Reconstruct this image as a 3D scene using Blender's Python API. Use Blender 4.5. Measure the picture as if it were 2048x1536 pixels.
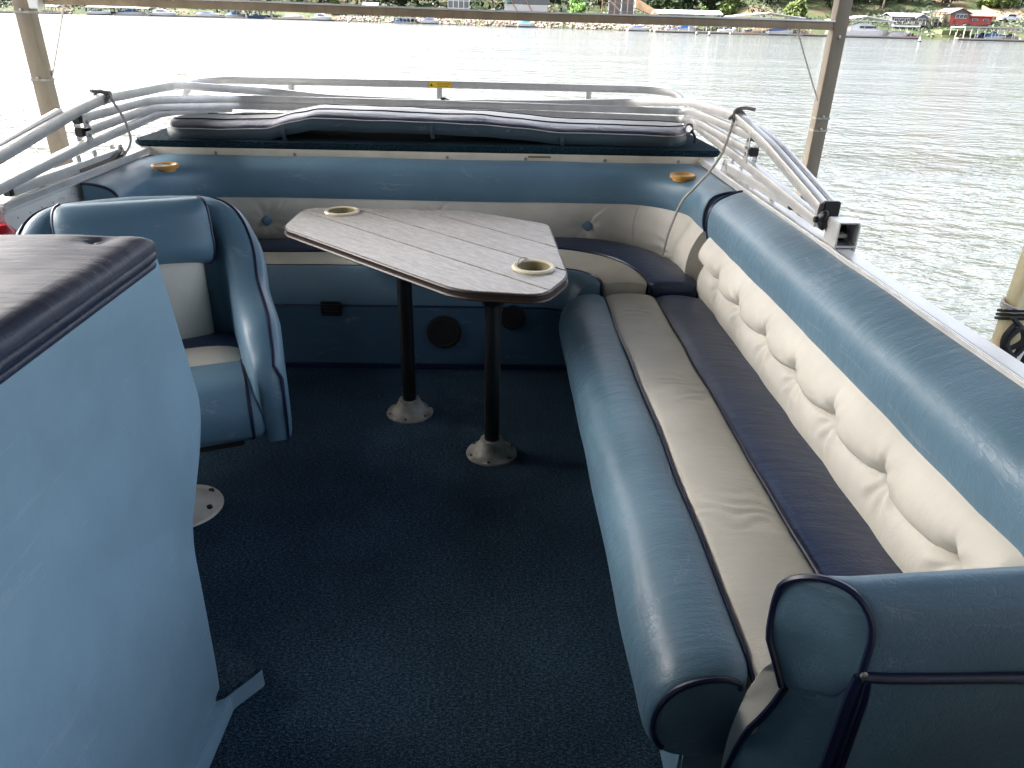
import bpy, math, random
from mathutils import Vector, Matrix, noise
from math import sin, cos, pi, radians, sqrt, atan2, exp, hypot

S = bpy.context.scene
for o in list(bpy.data.objects):
    bpy.data.objects.remove(o)
COL = S.collection
random.seed(7)

# ------------------------------------------------------------------ camera
PITCH, ROLL, YAW, FPX = radians(26.7), radians(1.45), radians(2.0), 1467.0
Fv = Vector((sin(YAW)*cos(PITCH), cos(YAW)*cos(PITCH), -sin(PITCH)))
R0 = Vector((cos(YAW), -sin(YAW), 0)); U0 = R0.cross(Fv)
Rv = R0*cos(ROLL) + U0*sin(ROLL); Uv = -R0*sin(ROLL) + U0*cos(ROLL)
cam_data = bpy.data.cameras.new('camera')
cam = bpy.data.objects.new('camera', cam_data); COL.objects.link(cam)
M = Matrix((Rv, Uv, -Fv)).transposed().to_4x4(); M.translation = (0, 0, 1.4)
cam.matrix_world = M
cam_data.sensor_width = 36; cam_data.lens = 36*FPX/2048
cam_data.clip_start = 0.02; cam_data.clip_end = 3000
S.camera = cam

# ------------------------------------------------------------------ light
SUN_EL, SUN_AZ = radians(46), radians(-66)      # azimuth from +Y, positive to the right
W = bpy.data.worlds.new("World"); S.world = W; W.use_nodes = True
wn = W.node_tree.nodes; bg = wn['Background']
sky = wn.new('ShaderNodeTexSky'); sky.sky_type = 'NISHITA'; sky.sun_disc = False
sky.sun_elevation = SUN_EL; sky.sun_rotation = SUN_AZ
sky.air_density = 0.8; sky.dust_density = 9.0; sky.ozone_density = 1.0
hs = wn.new('ShaderNodeHueSaturation'); hs.inputs['Saturation'].default_value = .55
W.node_tree.links.new(sky.outputs[0], hs.inputs['Color']); W.node_tree.links.new(hs.outputs[0], bg.inputs[0]); bg.inputs[1].default_value = 0.15
sd = bpy.data.lights.new('sun', 'SUN'); sd.energy = 2.0; sd.angle = radians(0.6); sd.color = (1, .97, .92)
sun = bpy.data.objects.new('sun', sd); COL.objects.link(sun)
sv = Vector((sin(SUN_AZ)*cos(SUN_EL), cos(SUN_AZ)*cos(SUN_EL), sin(SUN_EL)))
sun.rotation_euler = sv.to_track_quat('Z', 'Y').to_euler()
S.view_settings.view_transform = 'Standard'; S.view_settings.look = 'None'
S.view_settings.gamma = 1; S.view_settings.use_curve_mapping = False
S.view_settings.exposure = 3.15

# ------------------------------------------------------------------ materials
class NT:
    def __init__(s, name):
        s.m = bpy.data.materials.new(name); s.m.use_nodes = True
        s.t = s.m.node_tree; s.b = s.t.nodes['Principled BSDF']
        s.tc = s.t.nodes.new('ShaderNodeTexCoord')
    def n(s, typ, **k):
        nd = s.t.nodes.new(typ)
        for a, b in k.items():
            if hasattr(nd, a): setattr(nd, a, b)
            else: nd.inputs[a].default_value = b
        return nd
    def l(s, a, b): s.t.links.new(a, b)
    def mapping(s, scale=(1, 1, 1), rot=(0, 0, 0), src=None):
        mp = s.t.nodes.new('ShaderNodeMapping'); mp.inputs['Scale'].default_value = scale
        mp.inputs['Rotation'].default_value = rot
        s.l(src or s.tc.outputs['Object'], mp.inputs[0]); return mp.outputs[0]
    def noise(s, scale, detail=3, rough=.5, vec=None, dist=0):
        nd = s.n('ShaderNodeTexNoise'); nd.inputs['Scale'].default_value = scale
        nd.inputs['Detail'].default_value = detail; nd.inputs['Roughness'].default_value = rough
        nd.inputs['Distortion'].default_value = dist
        s.l(vec or s.tc.outputs['Object'], nd.inputs['Vector']); return nd.outputs[0]
    def ramp(s, fac, stops):
        r = s.n('ShaderNodeValToRGB'); e = r.color_ramp.elements
        e[0].position, e[0].color = stops[0][0], (*stops[0][1], 1)
        e[1].position, e[1].color = stops[-1][0], (*stops[-1][1], 1)
        for p, c in stops[1:-1]:
            q = e.new(p); q.color = (*c, 1)
        s.l(fac, r.inputs[0]); return r.outputs[0]
    def bump(s, height, strength=.3, dist=.01, prev=None):
        b = s.n('ShaderNodeBump'); b.inputs['Strength'].default_value = strength
        b.inputs['Distance'].default_value = dist
        s.l(height, b.inputs['Height'])
        if prev: s.l(prev, b.inputs['Normal'])
        return b.outputs[0]
    def math(s, op, a, b=None):
        m = s.n('ShaderNodeMath'); m.operation = op
        for i, v in enumerate((a, b)):
            if v is None: continue
            if isinstance(v, (int, float)): m.inputs[i].default_value = v
            else: s.l(v, m.inputs[i])
        return m.outputs[0]
    def set(s, **k):
        for a, b in k.items():
            i = s.b.inputs[{'rough': 'Roughness', 'col': 'Base Color', 'metal': 'Metallic', 'coat': 'Coat Weight',
                            'ior': 'IOR', 'coatr': 'Coat Roughness', 'spec': 'Specular IOR Level', 'sheen': 'Sheen Weight'}[a]]
            if isinstance(b, tuple): i.default_value = (*b, 1) if len(b) == 3 else b
            elif isinstance(b, (int, float)): i.default_value = b
            else: s.l(b, i)
        return s

def sc(c, k): return tuple(min(1, x*k) for x in c)

def vinyl(name, col, rough=.38, crackle=1.0, spec=.5):
    t = NT(name)
    big = t.noise(3.5, 4, .6)
    c = t.ramp(big, [(.3, sc(col, .86)), (.7, sc(col, 1.1))])
    # dirt specks and scuffs
    sp = t.noise(60, 5, .75)
    mx = t.n('ShaderNodeMix'); mx.data_type = 'RGBA'
    t.l(t.ramp(sp, [(.60, (0, 0, 0)), (.8, (.35, .35, .35))]), mx.inputs[0])
    t.l(c, mx.inputs[6]); mx.inputs[7].default_value = (*sc(col, .65), 1)
    scf = t.noise(6, 6, .8, t.mapping((1, .35, 3.2), (.5, .3, .2)), .6)
    m2 = t.n('ShaderNodeMix'); m2.data_type = 'RGBA'
    t.l(t.ramp(scf, [(.60, (0, 0, 0)), (.66, (.30, .30, .30)), (.70, (.05, .05, .05))]), m2.inputs[0])
    t.l(mx.outputs[2], m2.inputs[6]); m2.inputs[7].default_value = (*[min(1, x*.55+.28) for x in col], 1); mx = m2
    v1 = t.n('ShaderNodeTexVoronoi', feature='DISTANCE_TO_EDGE'); v1.inputs['Scale'].default_value = 75
    wv = t.n('ShaderNodeVectorMath', operation='ADD')
    nz = t.n('ShaderNodeTexNoise'); nz.inputs['Scale'].default_value = 30; t.l(t.tc.outputs['Object'], nz.inputs['Vector'])
    scl = t.n('ShaderNodeVectorMath', operation='SCALE'); scl.inputs['Scale'].default_value = .03
    t.l(nz.outputs['Color'], scl.inputs[0]); t.l(t.tc.outputs['Object'], wv.inputs[0]); t.l(scl.outputs[0], wv.inputs[1])
    t.l(wv.outputs[0], v1.inputs['Vector'])
    ed = t.ramp(v1.outputs['Distance'], [(0, (0, 0, 0)), (.09, (1, 1, 1))])
    mask = t.ramp(t.noise(7, 3, .6), [(.4, (.15, .15, .15)), (.62, (1, 1, 1))])
    edm = t.math('MULTIPLY', t.math('SUBTRACT', ed, 1.0), mask)
    b1 = t.bump(t.noise(260, 3, .6), .10*crackle, .002)
    b2 = t.bump(edm, .26*crackle, .0020, b1)
    st = t.noise(9, 4, .55, t.mapping((1.0, 4.5, 2.5), (.2, .1, .35)))
    b3 = t.bump(st, .28*crackle, .010, b2)
    t.l(b3, t.b.inputs['Normal'])
    rr = t.n('ShaderNodeMapRange'); rr.inputs['To Min'].default_value = rough-.07; rr.inputs['To Max'].default_value = rough+.12
    t.l(t.noise(12, 4, .6), rr.inputs[0])
    t.set(col=mx.outputs[2], rough=rr.outputs[0], spec=spec)
    return t.m

def plain(name, col, rough=.5, metal=0., var=.12, nscale=20, bump=.08, bscale=120, spec=.5):
    t = NT(name)
    t.set(col=t.ramp(t.noise(nscale, 4, .6), [(.3, sc(col, 1-var)), (.7, sc(col, 1+var))]), rough=rough, metal=metal, spec=spec)
    t.l(t.bump(t.noise(bscale, 3, .6), bump, .003), t.b.inputs['Normal'])
    return t.m

BLUE = (.10, .185, .255); CREAM = (.56, .54, .475); NAVY = (.016, .022, .06)
m_blue = vinyl('blue_vinyl', BLUE, .36)
m_blue_smooth = vinyl('blue_vinyl_smooth', BLUE, .42, .35)
m_blue_dark = vinyl('blue_vinyl_border', (.035, .060, .078), .4, .5)
m_cream = vinyl('cream_vinyl', CREAM, .47, .6)
m_navy = vinyl('navy_vinyl', (.024, .042, .098), .36, 1.0)
m_navy_top = vinyl('navy_vinyl_console', (.022, .032, .066), .38, .6)
m_piping = plain('navy_piping', (.010, .015, .045), .35, spec=.5)
m_wpipe = plain('white_piping', (.6, .6, .58), .35)
m_alu = plain('aluminium', (.68, .675, .66), .36, .6, .10, 14, .06, 60)
m_alu_dull = plain('cast_aluminium', (.24, .235, .215), .6, .3, .5, 22, .5, 45)
m_white = plain('white_painted_panel', (.70, .70, .67), .4, 0, .06, 6, .05)
m_trim = plain('cream_trim_paint', (.62, .57, .46), .45, 0, .10, 8, .05)
m_black = plain('black_plastic', (.012, .012, .013), .4)
m_blackmetal = plain('black_powder_coat', (.006, .006, .007), .35)
m_dark = plain('dark_void', (.004, .004, .005), .9)
m_screw = plain('screw_steel', (.35, .33, .30), .35, .8, .2)
m_ivory = plain('ivory_plastic', (.66, .60, .43), .4, 0, .06)
m_ivory_in = plain('yellowed_plastic', (.20, .165, .075), .5, 0, .15, 10)
m_amber = plain('amber_plastic', (.50, .27, .06), .4, 0, .15)
m_edge = plain('table_edge_brown', (.030, .018, .013), .4)
m_cord = plain('grey_cord', (.42, .40, .36), .8, 0, .2, 200, .5, 300)
m_cord_dark = plain('weathered_cord', (.14, .13, .12), .8, 0, .3, 200, .5, 300)
m_rope_black = plain('black_rope', (.02, .02, .022), .8, 0, .3, 150, .6, 250)
m_rope_white = plain('white_rope', (.62, .60, .54), .8, 0, .15, 150, .6, 250)
m_red = plain('red_plastic', (.45, .012, .02), .25)
m_yellow = plain('yellow_label', (.75, .50, .02), .4)
m_ink = plain('label_ink', (.02, .02, .02), .6)
m_clear = plain('clear_edge', (.5, .48, .44), .2)
m_paper = plain('white_scrap', (.8, .8, .8), .6)

def carpet(name, col, k=1.0):
    t = NT(name)
    n1 = t.noise(300, 2, .8, t.mapping((1, 1.7, 1)))
    n2 = t.noise(2.2, 4, .6)
    n3 = t.noise(110, 3, .8, t.mapping((1, 2.0, 1)))
    a = t.math('MULTIPLY', n1, n3)
    c1 = t.ramp(a, [(.13, sc(col, .15)), (.25, col), (.38, sc(col, 5.5))])
    mx = t.n('ShaderNodeMix'); mx.data_type = 'RGBA'; mx.blend_type = 'MULTIPLY'; mx.inputs[0].default_value = 1
    t.l(c1, mx.inputs[6]); t.l(t.ramp(n2, [(.3, (.68, .68, .70)), (.7, (1.28, 1.26, 1.22))]), mx.inputs[7])
    wv = t.n('ShaderNodeTexWave'); wv.bands_direction = 'Y'; wv.inputs['Scale'].default_value = 26
    wv.inputs['Distortion'].default_value = 9; wv.inputs['Detail'].default_value = 3; wv.inputs['Detail Scale'].default_value = 6
    t.l(t.tc.outputs['Object'], wv.inputs['Vector'])
    b = t.bump(a, .9*k, .008); b = t.bump(wv.outputs['Fac'], .35, .003, b)
    t.l(b, t.b.inputs['Normal'])
    t.set(col=mx.outputs[2], rough=.9, sheen=.0, spec=.08)
    return t.m
m_carpet = carpet('blue_carpet', (.018, .036, .058))
m_carpet_plat = carpet('teal_carpet', (.006, .017, .025))

def table_mat():
    t = NT('woodgrain_laminate')
    v = t.mapping((1, 1, 1), (0, 0, radians(45)))
    v2 = t.mapping((2.0, 34, 2), (0, 0, 0), v)
    g = t.noise(5, 6, .7, v2, .4)
    bl = t.noise(22, 5, .7, t.mapping((1, 2.4, 1), (0, 0, 0), v))
    c = t.ramp(g, [(.25, (.15, .12, .10)), (.42, (.27, .245, .215)), (.75, (.47, .45, .42))])
    mx = t.n('ShaderNodeMix'); mx.data_type = 'RGBA'
    t.l(t.ramp(bl, [(.45, (0, 0, 0)), (.75, (.7, .7, .7))]), mx.inputs[0])
    t.l(c, mx.inputs[6]); mx.inputs[7].default_value = (.52, .505, .475, 1)
    t.l(t.bump(g, .25, .002, t.bump(bl, .15, .002)), t.b.inputs['Normal'])
    t.set(col=mx.outputs[2], rough=.34, spec=.7)
    return t.m
m_table = table_mat()

def post_mat(name, col, rust=(.42, .17, .05), amount=.62, grad=None):
    t = NT(name)
    g = t.noise(4, 5, .65, t.mapping((6, 6, .8)))
    base = t.ramp(t.noise(9, 4, .6, t.mapping((1, 1, .35))), [(.3, sc(col, .8)), (.7, sc(col, 1.2))])
    mx = t.n('ShaderNodeMix'); mx.data_type = 'RGBA'
    if grad:
        sp = t.n('ShaderNodeSeparateXYZ'); t.l(t.tc.outputs['Object'], sp.inputs[0])
        mr = t.n('ShaderNodeMapRange'); mr.inputs['From Min'].default_value = grad[0]; mr.inputs['From Max'].default_value = grad[1]
        mr.inputs['To Min'].default_value = .35; mr.inputs['To Max'].default_value = -.1
        t.l(sp.outputs[2], mr.inputs[0]); g = t.math('ADD', g, mr.outputs[0])
    t.l(t.ramp(g, [(amount-.1, (0, 0, 0)), (amount+.08, (.85, .85, .85))]), mx.inputs[0])
    t.l(base, mx.inputs[6]); mx.inputs[7].default_value = (*rust, 1)
    t.l(t.bump(t.noise(60, 4, .6), .2, .003), t.b.inputs['Normal'])
    t.set(col=mx.outputs[2], rough=.6)
    return t.m
m_post = post_mat('painted_steel_post', (.185, .155, .11), grad=(0.0, .9))
m_post_y = post_mat('lit_steel_post', (.66, .57, .33), (.62, .25, .05), .54, grad=(.1, .7))  # rust is real; base colour brightened to stand in for light on this post
m_beam = post_mat('beam_steel', (.28, .215, .14), (.24, .13, .07), .64)

def water_mat():
    t = NT('lake_water')
    v = t.tc.outputs['Object']
    sp = t.n('ShaderNodeSeparateXYZ'); t.l(v, sp.inputs[0])
    v = t.mapping((.92, 1.15, 1), (0, 0, radians(-12)))
    n1 = t.noise(3.2, 3, .55, v); n2 = t.noise(1.05, 3, .5, v); n3 = t.noise(.33, 2, .5, v)
    wk = t.noise(.06, 3, .5, t.mapping((.12, 1.6, 1), (0, 0, radians(-9))))
    h = t.math('ADD', t.math('MULTIPLY', n1, .42), t.math('MULTIPLY', n2, .70))
    h = t.math('ADD', h, t.math('MULTIPLY', n3, .8))
    amp = t.ramp(wk, [(.35, (.6, .6, .6)), (.52, (.8, .8, .8)), (.60, (1.4, 1.4, 1.4)), (.68, (.8, .8, .8))])
    h = t.math('MULTIPLY', h, amp)
    t.l(t.bump(h, 1.0, .27), t.b.inputs['Normal'])
    t.set(col=(.05, .055, .05), rough=.11, ior=1.42, spec=.5)
    return t.m
m_water = water_mat()

# ------------------------------------------------------------------ helpers
def tag(o, label=None, cat=None, group=None, kind=None):
    if label: o['label'] = label
    if cat: o['category'] = cat
    if group: o['group'] = group
    if kind: o['kind'] = kind
    return o

def mo(name, verts, faces, mat, parent=None, smooth=True, angle=None):
    """verts are world coordinates; stored relative to the parent's location"""
    me = bpy.data.meshes.new(name)
    org = Vector(parent['_org']) if parent is not None and '_org' in parent else Vector((0, 0, 0))
    me.from_pydata([tuple(Vector(v)-org) for v in verts], [], faces); me.update()
    import bmesh
    bm = bmesh.new(); bm.from_mesh(me); bmesh.ops.recalc_face_normals(bm, faces=bm.faces); bm.to_mesh(me); bm.free()
    me.materials.append(mat)
    o = bpy.data.objects.new(name, me); COL.objects.link(o)
    if parent is not None: o.parent = parent
    o['_org'] = tuple(org)
    if smooth:
        for p in me.polygons: p.use_smooth = True
        me.set_sharp_from_angle(angle=radians(angle or 50))
    return o

def thing(name, loc, label, cat, group=None, rz=0):
    o = bpy.data.objects.new(name, None); COL.objects.link(o)
    o.location = loc; o.empty_display_size = .1; o['_org'] = tuple(loc)
    return tag(o, label, cat, group)

def cr(pts, n):
    """Catmull-Rom through pts, n points out"""
    P = [Vector(p) for p in pts]; P = [P[0]*2-P[1]] + P + [P[-1]*2-P[-2]]
    m = len(P)-3; out = []
    for i in range(n):
        u = i/(n-1)*m; k = min(int(u), m-1); t = u-k
        a, b, c, d = P[k:k+4]
        out.append(.5*((2*b)+(c-a)*t+(2*a-5*b+4*c-d)*t*t+(3*b-a-3*c+d)*t**3))
    return out

def resample(pts, n):
    P = [Vector(p) for p in pts]; L = [0]
    for a, b in zip(P, P[1:]): L.append(L[-1]+(b-a).length)
    out = []; k = 0
    for i in range(n):
        s = L[-1]*i/(n-1)
        while k < len(P)-2 and L[k+1] < s: k += 1
        f = (s-L[k])/max(1e-9, L[k+1]-L[k]); out.append(P[k].lerp(P[k+1], min(1, max(0, f))))
    return out

def loft(name, rings, mat, parent=None, closed=True, caps=True, smooth=True, angle=None, ring_loop=False):
    n = len(rings[0]); V = [p for r in rings for p in r]; Fc = []
    R = len(rings)
    for i in range(R if ring_loop else R-1):
        for j in range(n if closed else n-1):
            a = i*n+j; b = i*n+(j+1) % n; i2 = (i+1) % R
            Fc.append((a, b, i2*n+(j+1) % n, i2*n+j))
    if caps and closed and not ring_loop:
        Fc.append(tuple(range(n))[::-1]); Fc.append(tuple((R-1)*n+j for j in range(n)))
    return mo(name, V, Fc, mat, parent, smooth, angle)

def frames(P, up=None, loop=False):
    out = []; prev = None
    for i, p in enumerate(P):
        a = P[i-1] if (i > 0 or loop) else P[i]; b = P[(i+1) % len(P)] if (i < len(P)-1 or loop) else P[i]
        t = (b-a).normalized()
        if up is not None:
            x = t.cross(up)
            if x.length < 1e-4: x = t.cross(Vector((1, 0, 0)))
            x.normalize(); y = x.cross(t)
        else:
            if prev is None:
                x = t.cross(Vector((0, 0, 1)))
                if x.length < 1e-3: x = t.cross(Vector((0, 1, 0)))
            else: x = prev - t*prev.dot(t)
            x.normalize(); prev = x; y = x.cross(t)
        out.append((x, y))
    return out

def tube(name, pts, r, mat, parent=None, seg=8, loop=False, up=None):
    P = [Vector(p) for p in pts]; fr = frames(P, up, loop)
    rad = r if isinstance(r, (list, tuple)) else [r]*len(P)
    rings = [[p+x*cos(2*pi*k/seg)*rr+y*sin(2*pi*k/seg)*rr for k in range(seg)] for p, (x, y), rr in zip(P, fr, rad)]
    return loft(name, rings, mat, parent, ring_loop=loop, caps=not loop)

def fillet(pts, rad, n=6):
    P = [Vector(p) for p in pts]; out = [P[0]]
    for i in range(1, len(P)-1):
        a, b, c = P[i-1], P[i], P[i+1]
        r = min(rad, (a-b).length*.48, (c-b).length*.48)
        s = b+(a-b).normalized()*r; e = b+(c-b).normalized()*r
        for k in range(n+1):
            t = k/n; out.append(s*(1-t)**2+b*2*t*(1-t)+e*t*t)
    out.append(P[-1]); return out

def sqtube(name, pts, w, h, mat, parent=None, rad=.12, rnd=.07):
    """rectangular tube with softened corners, w across, h along up"""
    P = fillet(pts, rad) if len(pts) > 2 else [Vector(p) for p in pts]
    fr = frames(P, Vector((0, 0, 1)))
    q = rnd*min(w, h)
    sec = []
    for sx, sy in ((1, 1), (-1, 1), (-1, -1), (1, -1)):
        cx, cy = sx*(w/2-q), sy*(h/2-q); a0 = {(1, 1): 0, (-1, 1): 90, (-1, -1): 180, (1, -1): 270}[(sx, sy)]
        for k in range(3):
            a = radians(a0+45*k); sec.append((cx+q*cos(a), cy+q*sin(a)))
    rings = [[p+x*a+y*b for a, b in sec] for p, (x, y) in zip(P, fr)]
    return loft(name, rings, mat, parent, angle=35)

def box(name, c, s, mat, parent=None, rz=0, bev=.004, ax=None):
    """bevelled box centred at c; ax = optional 3x3 axes"""
    import bmesh
    bm = bmesh.new(); bmesh.ops.create_cube(bm, size=1)
    for v in bm.verts: v.co = Vector((v.co.x*s[0], v.co.y*s[1], v.co.z*s[2]))
    if bev: bmesh.ops.bevel(bm, geom=bm.edges[:], offset=min(bev, min(s)*.3), segments=2, affect='EDGES')
    m = ax if ax is not None else Matrix.Rotation(rz, 3, 'Z')
    V = [m @ v.co + Vector(c) for v in bm.verts]; Fc = [tuple(v.index for v in f.verts) for f in bm.faces]
    bm.free()
    return mo(name, V, Fc, mat, parent, True, 40)

def lathe(name, prof, c, mat, parent=None, seg=32, axis=None):
    """prof: (r, z) list, closed on the axis if r=0 at the ends"""
    m = axis if axis is not None else Matrix.Identity(3)
    rings = [[Vector(c)+m @ Vector((r*cos(2*pi*k/seg), r*sin(2*pi*k/seg), z)) for k in range(seg)] for r, z in prof]
    return loft(name, rings, mat, parent, angle=40, ring_loop=prof[0][0] > 0 and prof[-1][0] > 0)

def prism(name, poly, z0, z1, mat, parent=None, bev=0, smooth=True):
    """vertical prism with softened top edge"""
    import bmesh
    bm = bmesh.new()
    f = bm.faces.new([bm.verts.new((p[0], p[1], z0)) for p in poly])
    r = bmesh.ops.extrude_face_region(bm, geom=[f]); vs = [g for g in r['geom'] if isinstance(g, bmesh.types.BMVert)]
    for v in vs: v.co.z = z1
    bmesh.ops.recalc_face_normals(bm, faces=bm.faces)
    if bev: bmesh.ops.bevel(bm, geom=bm.edges[:], offset=bev, segments=2, affect='EDGES')
    V = [v.co.copy() for v in bm.verts]; Fc = [tuple(v.index for v in f.verts) for f in bm.faces]; bm.free()
    return mo(name, V, Fc, mat, parent, smooth, 35)

def roundpoly(poly, r, n=5):
    out = []; N = len(poly)
    for i in range(N):
        a, b, c = Vector(poly[i-1]), Vector(poly[i]), Vector(poly[(i+1) % N])
        rr = r[i] if isinstance(r, (list, tuple)) else r
        rr = min(rr, (a-b).length*.45, (c-b).length*.45)
        s = b+(a-b).normalized()*rr; e = b+(c-b).normalized()*rr
        for k in range(n+1):
            t = k/n; out.append(s*(1-t)**2+b*2*t*(1-t)+e*t*t)
    return out

def U_path(xl, xr, yb, yfl, yfr, R, nl=14, na=18, nb=70):
    out = []
    for i in range(nl): out.append(Vector((xl, yfl+(yb-R-yfl)*i/nl, 0)))
    for i in range(na): a = pi-(pi/2)*i/na; out.append(Vector((xl+R+R*cos(a), yb-R+R*sin(a), 0)))
    for i in range(nb): out.append(Vector((xl+R+(xr-xl-2*R)*i/nb, yb, 0)))
    for i in range(na): a = pi/2-(pi/2)*i/na; out.append(Vector((xr-R+R*cos(a), yb-R+R*sin(a), 0)))
    for i in range(nl+1): out.append(Vector((xr, yb-R+(yfr-yb+R)*i/nl, 0)))
    return out

def nz(p, s): return noise.noise(Vector(p)*s)

def loft2(name, Ca, Cb, prof, mat, parent=None, wob=.0, ws=3., endround=0.0, caps=True, angle=60, wobx=0.):
    """closed section prof [(t, z)] swept between the two plan curves Ca and Cb"""
    rings = []; N = len(Ca)
    zc = sum(z for _, z in prof)/len(prof); tcn = sum(t for t, _ in prof)/len(prof)
    L = [0]
    for a, b in zip(Ca, Ca[1:]): L.append(L[-1]+((b-a).length or 1e-6))
    for i, (a, b) in enumerate(zip(Ca, Cb)):
        k = 1.0
        if endround:
            d = min(L[i], L[-1]-L[i]);
            if d < endround: k = .80+.20*sqrt(max(0, 1-(1-d/endround)**2))
        ring = []
        for t, z in prof:
            tt = tcn+(t-tcn)*k; zz = zc+(z-zc)*k
            p = a+(b-a)*tt; p = Vector((p.x, p.y, zz))
            if wob: p.z += wob*nz(p, ws); 
            if wobx: p += (b-a).normalized()*wobx*nz(p+Vector((5, 3, 1)), ws)
            ring.append(p)
        rings.append(ring)
    return loft(name, rings, mat, parent, caps=caps, angle=angle)

def smooth_prof(pts, n, closed=False):
    v = [Vector((a, b, 0)) for a, b in pts]
    return [(p.x, p.y) for p in cr(v, n)]

def densify(C, t0=0.01):
    """add close spacing near both ends so rounding reads"""
    P = [Vector(p) for p in C]; out = []
    out.append(P[0])
    d = (P[1]-P[0])
    for f in (.04, .1, .2, .35, .6): out.append(P[0]+d*f)
    out += P[1:-1]
    d = P[-1]-P[-2]
    for f in (.4, .65, .8, .9, .96, 1): out.append(P[-2]+d*f)
    return out

# ================================================================== SETTING
# water
wv_, wf_ = [], []
xs = [-1500, -400, -100, -30, -8, 0, 8, 30, 100, 400, 1500]; ys = [-200, -30, -5, 0, 5, 10, 30, 100, 300, 900]
for y in ys:
    for x in xs: wv_.append((x, y, -1.0))
for j in range(len(ys)-1):
    for i in range(len(xs)-1):
        a = j*len(xs)+i; wf_.append((a, a+1, a+1+len(xs), a+len(xs)))
tag(mo('water', wv_, wf_, m_water, None, False), kind='structure')

# boat deck carpet
tag(mo('floor', [(-1.66, -1.6, 0), (1.06, -1.6, 0), (1.06, 4.9, 0), (-1.66, 4.9, 0),
                 (-1.66, -1.6, -.04), (1.06, -1.6, -.04), (1.06, 4.9, -.04), (-1.66, 4.9, -.04)],
       [(0, 1, 2, 3), (7, 6, 5, 4), (0, 4, 5, 1), (1, 5, 6, 2), (2, 6, 7, 3), (3, 7, 4, 0)], m_carpet, None, False), kind='structure')
hull = thing('boat_hull', (-.3, 1.6, -.5), 'silver pontoon hull carrying the carpeted deck of the boat', 'boat hull')
for sx in (-1.25, .65):
    P = [Vector((sx, y, -.72)) for y in (-1.8, -1.7, 4.6, 4.9, 5.2)]
    tube('pontoon', P, [.2, .3, .3, .24, .08], m_alu, hull, 20)
for y in (-1, 0, 1, 2, 3, 4, 4.7): box('cross_beam', (-.3, y, -.10), (2.6, .06, .09), m_alu, hull)
box('deck_edge', (-1.69, 1.65, -.03), (.03, 6.5, .08), m_alu, hull); box('deck_edge', (1.10, 1.65, -.03), (.03, 6.5, .08), m_alu, hull)

# ------------------------------------------------------------------ boat side walls (fence panels)
def side_wall(xi, xo, y0, y1, label):
    t = thing('side_wall', (xi, (y0+y1)/2, 0), label, 'boat wall')
    cx = (xi+xo)/2; w = abs(xo-xi)
    box('panel', (cx+.005*(1 if xo > xi else -1), (y0+y1)/2, .385), (w-.02, y1-y0, .77), m_white, t)
    box('cap_rail', (cx, (y0+y1)/2, .788), (w+.006, y1-y0+.02, .034), m_alu_white, t, bev=.008)
    s = 1 if xo > xi else -1
    box('cap_lip', (xi-s*.006, (y0+y1)/2, .797), (.010, y1-y0+.02, .024), m_alu, t, bev=.003)
    V, Fc = [], []
    for row in (.745, .70):
        y = y0+.05
        while y < y1:
            b = len(V); x = xi - s*.0005
            for k in range(6): V.append((x, y+.0045*cos(k*pi/3), row+.0045*sin(k*pi/3)))
            V.append((x-s*.003, y, row))
            for k in range(6): Fc.append((b+k, b+(k+1) % 6, b+6))
            y += .075
    tag(mo('rivets', V, Fc, m_screw, t), kind='stuff')
    return t
m_alu_white = plain('white_coated_rail', (.72, .72, .70), .30, .15, .05, 5, .04)
side_wall(1.01, 1.065, -1.5, 3.66, 'white boat side wall with metal cap behind the long bench')
wl = side_wall(-1.61, -1.665, 2.475, 3.66, 'white riveted boat side wall left of the swivel chair')
side_wall(-1.61, -1.665, -1.5, 2.20, 'white boat side wall hidden beyond the console')

# red fitting in the gap
t = thing('navigation_lamp', (-1.66, 2.36, .60), 'round red lamp in the dark gap where the left side wall ends', 'lamp')
lathe('red_lens', [(0, .10), (.03, .095), (.05, .07), (.055, .03), (.055, 0), (0, 0)], (-1.615, 2.415, .655), m_red, t, 20)
box('housing', (-1.70, 2.37, .40), (.06, .20, .78), m_black, t, bev=.01)

# ------------------------------------------------------------------ dock: posts, beam, roof
def post(x, y, z0, z1, w, mat, label, bolts=(), name='dock_post'):
    t = thing(name, (x, y, z0), label, 'post')
    sqtube('column', [(x, y, z0), (x, y, z1)], w, w, mat, t, rnd=.08)
    for z, dx in bolts:
        lathe('bolt', [(0, .012), (.010, .010), (.013, 0), (0, 0)], (x+dx, y-w/2, z), m_screw, t, 8, Matrix.Rotation(pi/2, 3, 'X'))
    for z, _ in bolts[:2]:
        box('clamp_band', (x, y, z-.01), (w+.006, w+.006, .012), m_screw, t, bev=.001)
    return t
ROOF_Z = 2.8
post(-2.83, 5.06, -2.2, ROOF_Z, .092, m_post, 'tan steel dock post rising behind the left railings', ((.98, 0), (1.36, .0)))
post(2.245, 5.25, -2.2, ROOF_Z, .092, m_post, 'tan steel dock post right of the railings where the beam ends', ((.83, 0), (.75, 0), (1.32, .0)))
fr_ = post(2.285, 2.93, -2.2, ROOF_Z, .085, m_post_y, 'yellow rusty dock post, coloured brighter as if lit, with ropes tied round it at the right edge', ())
t = thing('dock_beam', (-.3, 5.15, 1.4), 'long brown cross beam running between the two tan dock posts above the stern', 'beam')
pts = [(-2.78, 5.07, 1.418), (-1.46, 5.12, 1.411), (.12, 5.16, 1.390), (1.2, 5.19, 1.388), (2.20, 5.24, 1.382)]
sqtube('rail', [Vector(p) for p in resample(pts, 12)], .05, .046, m_beam, t, rnd=.1)
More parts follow.
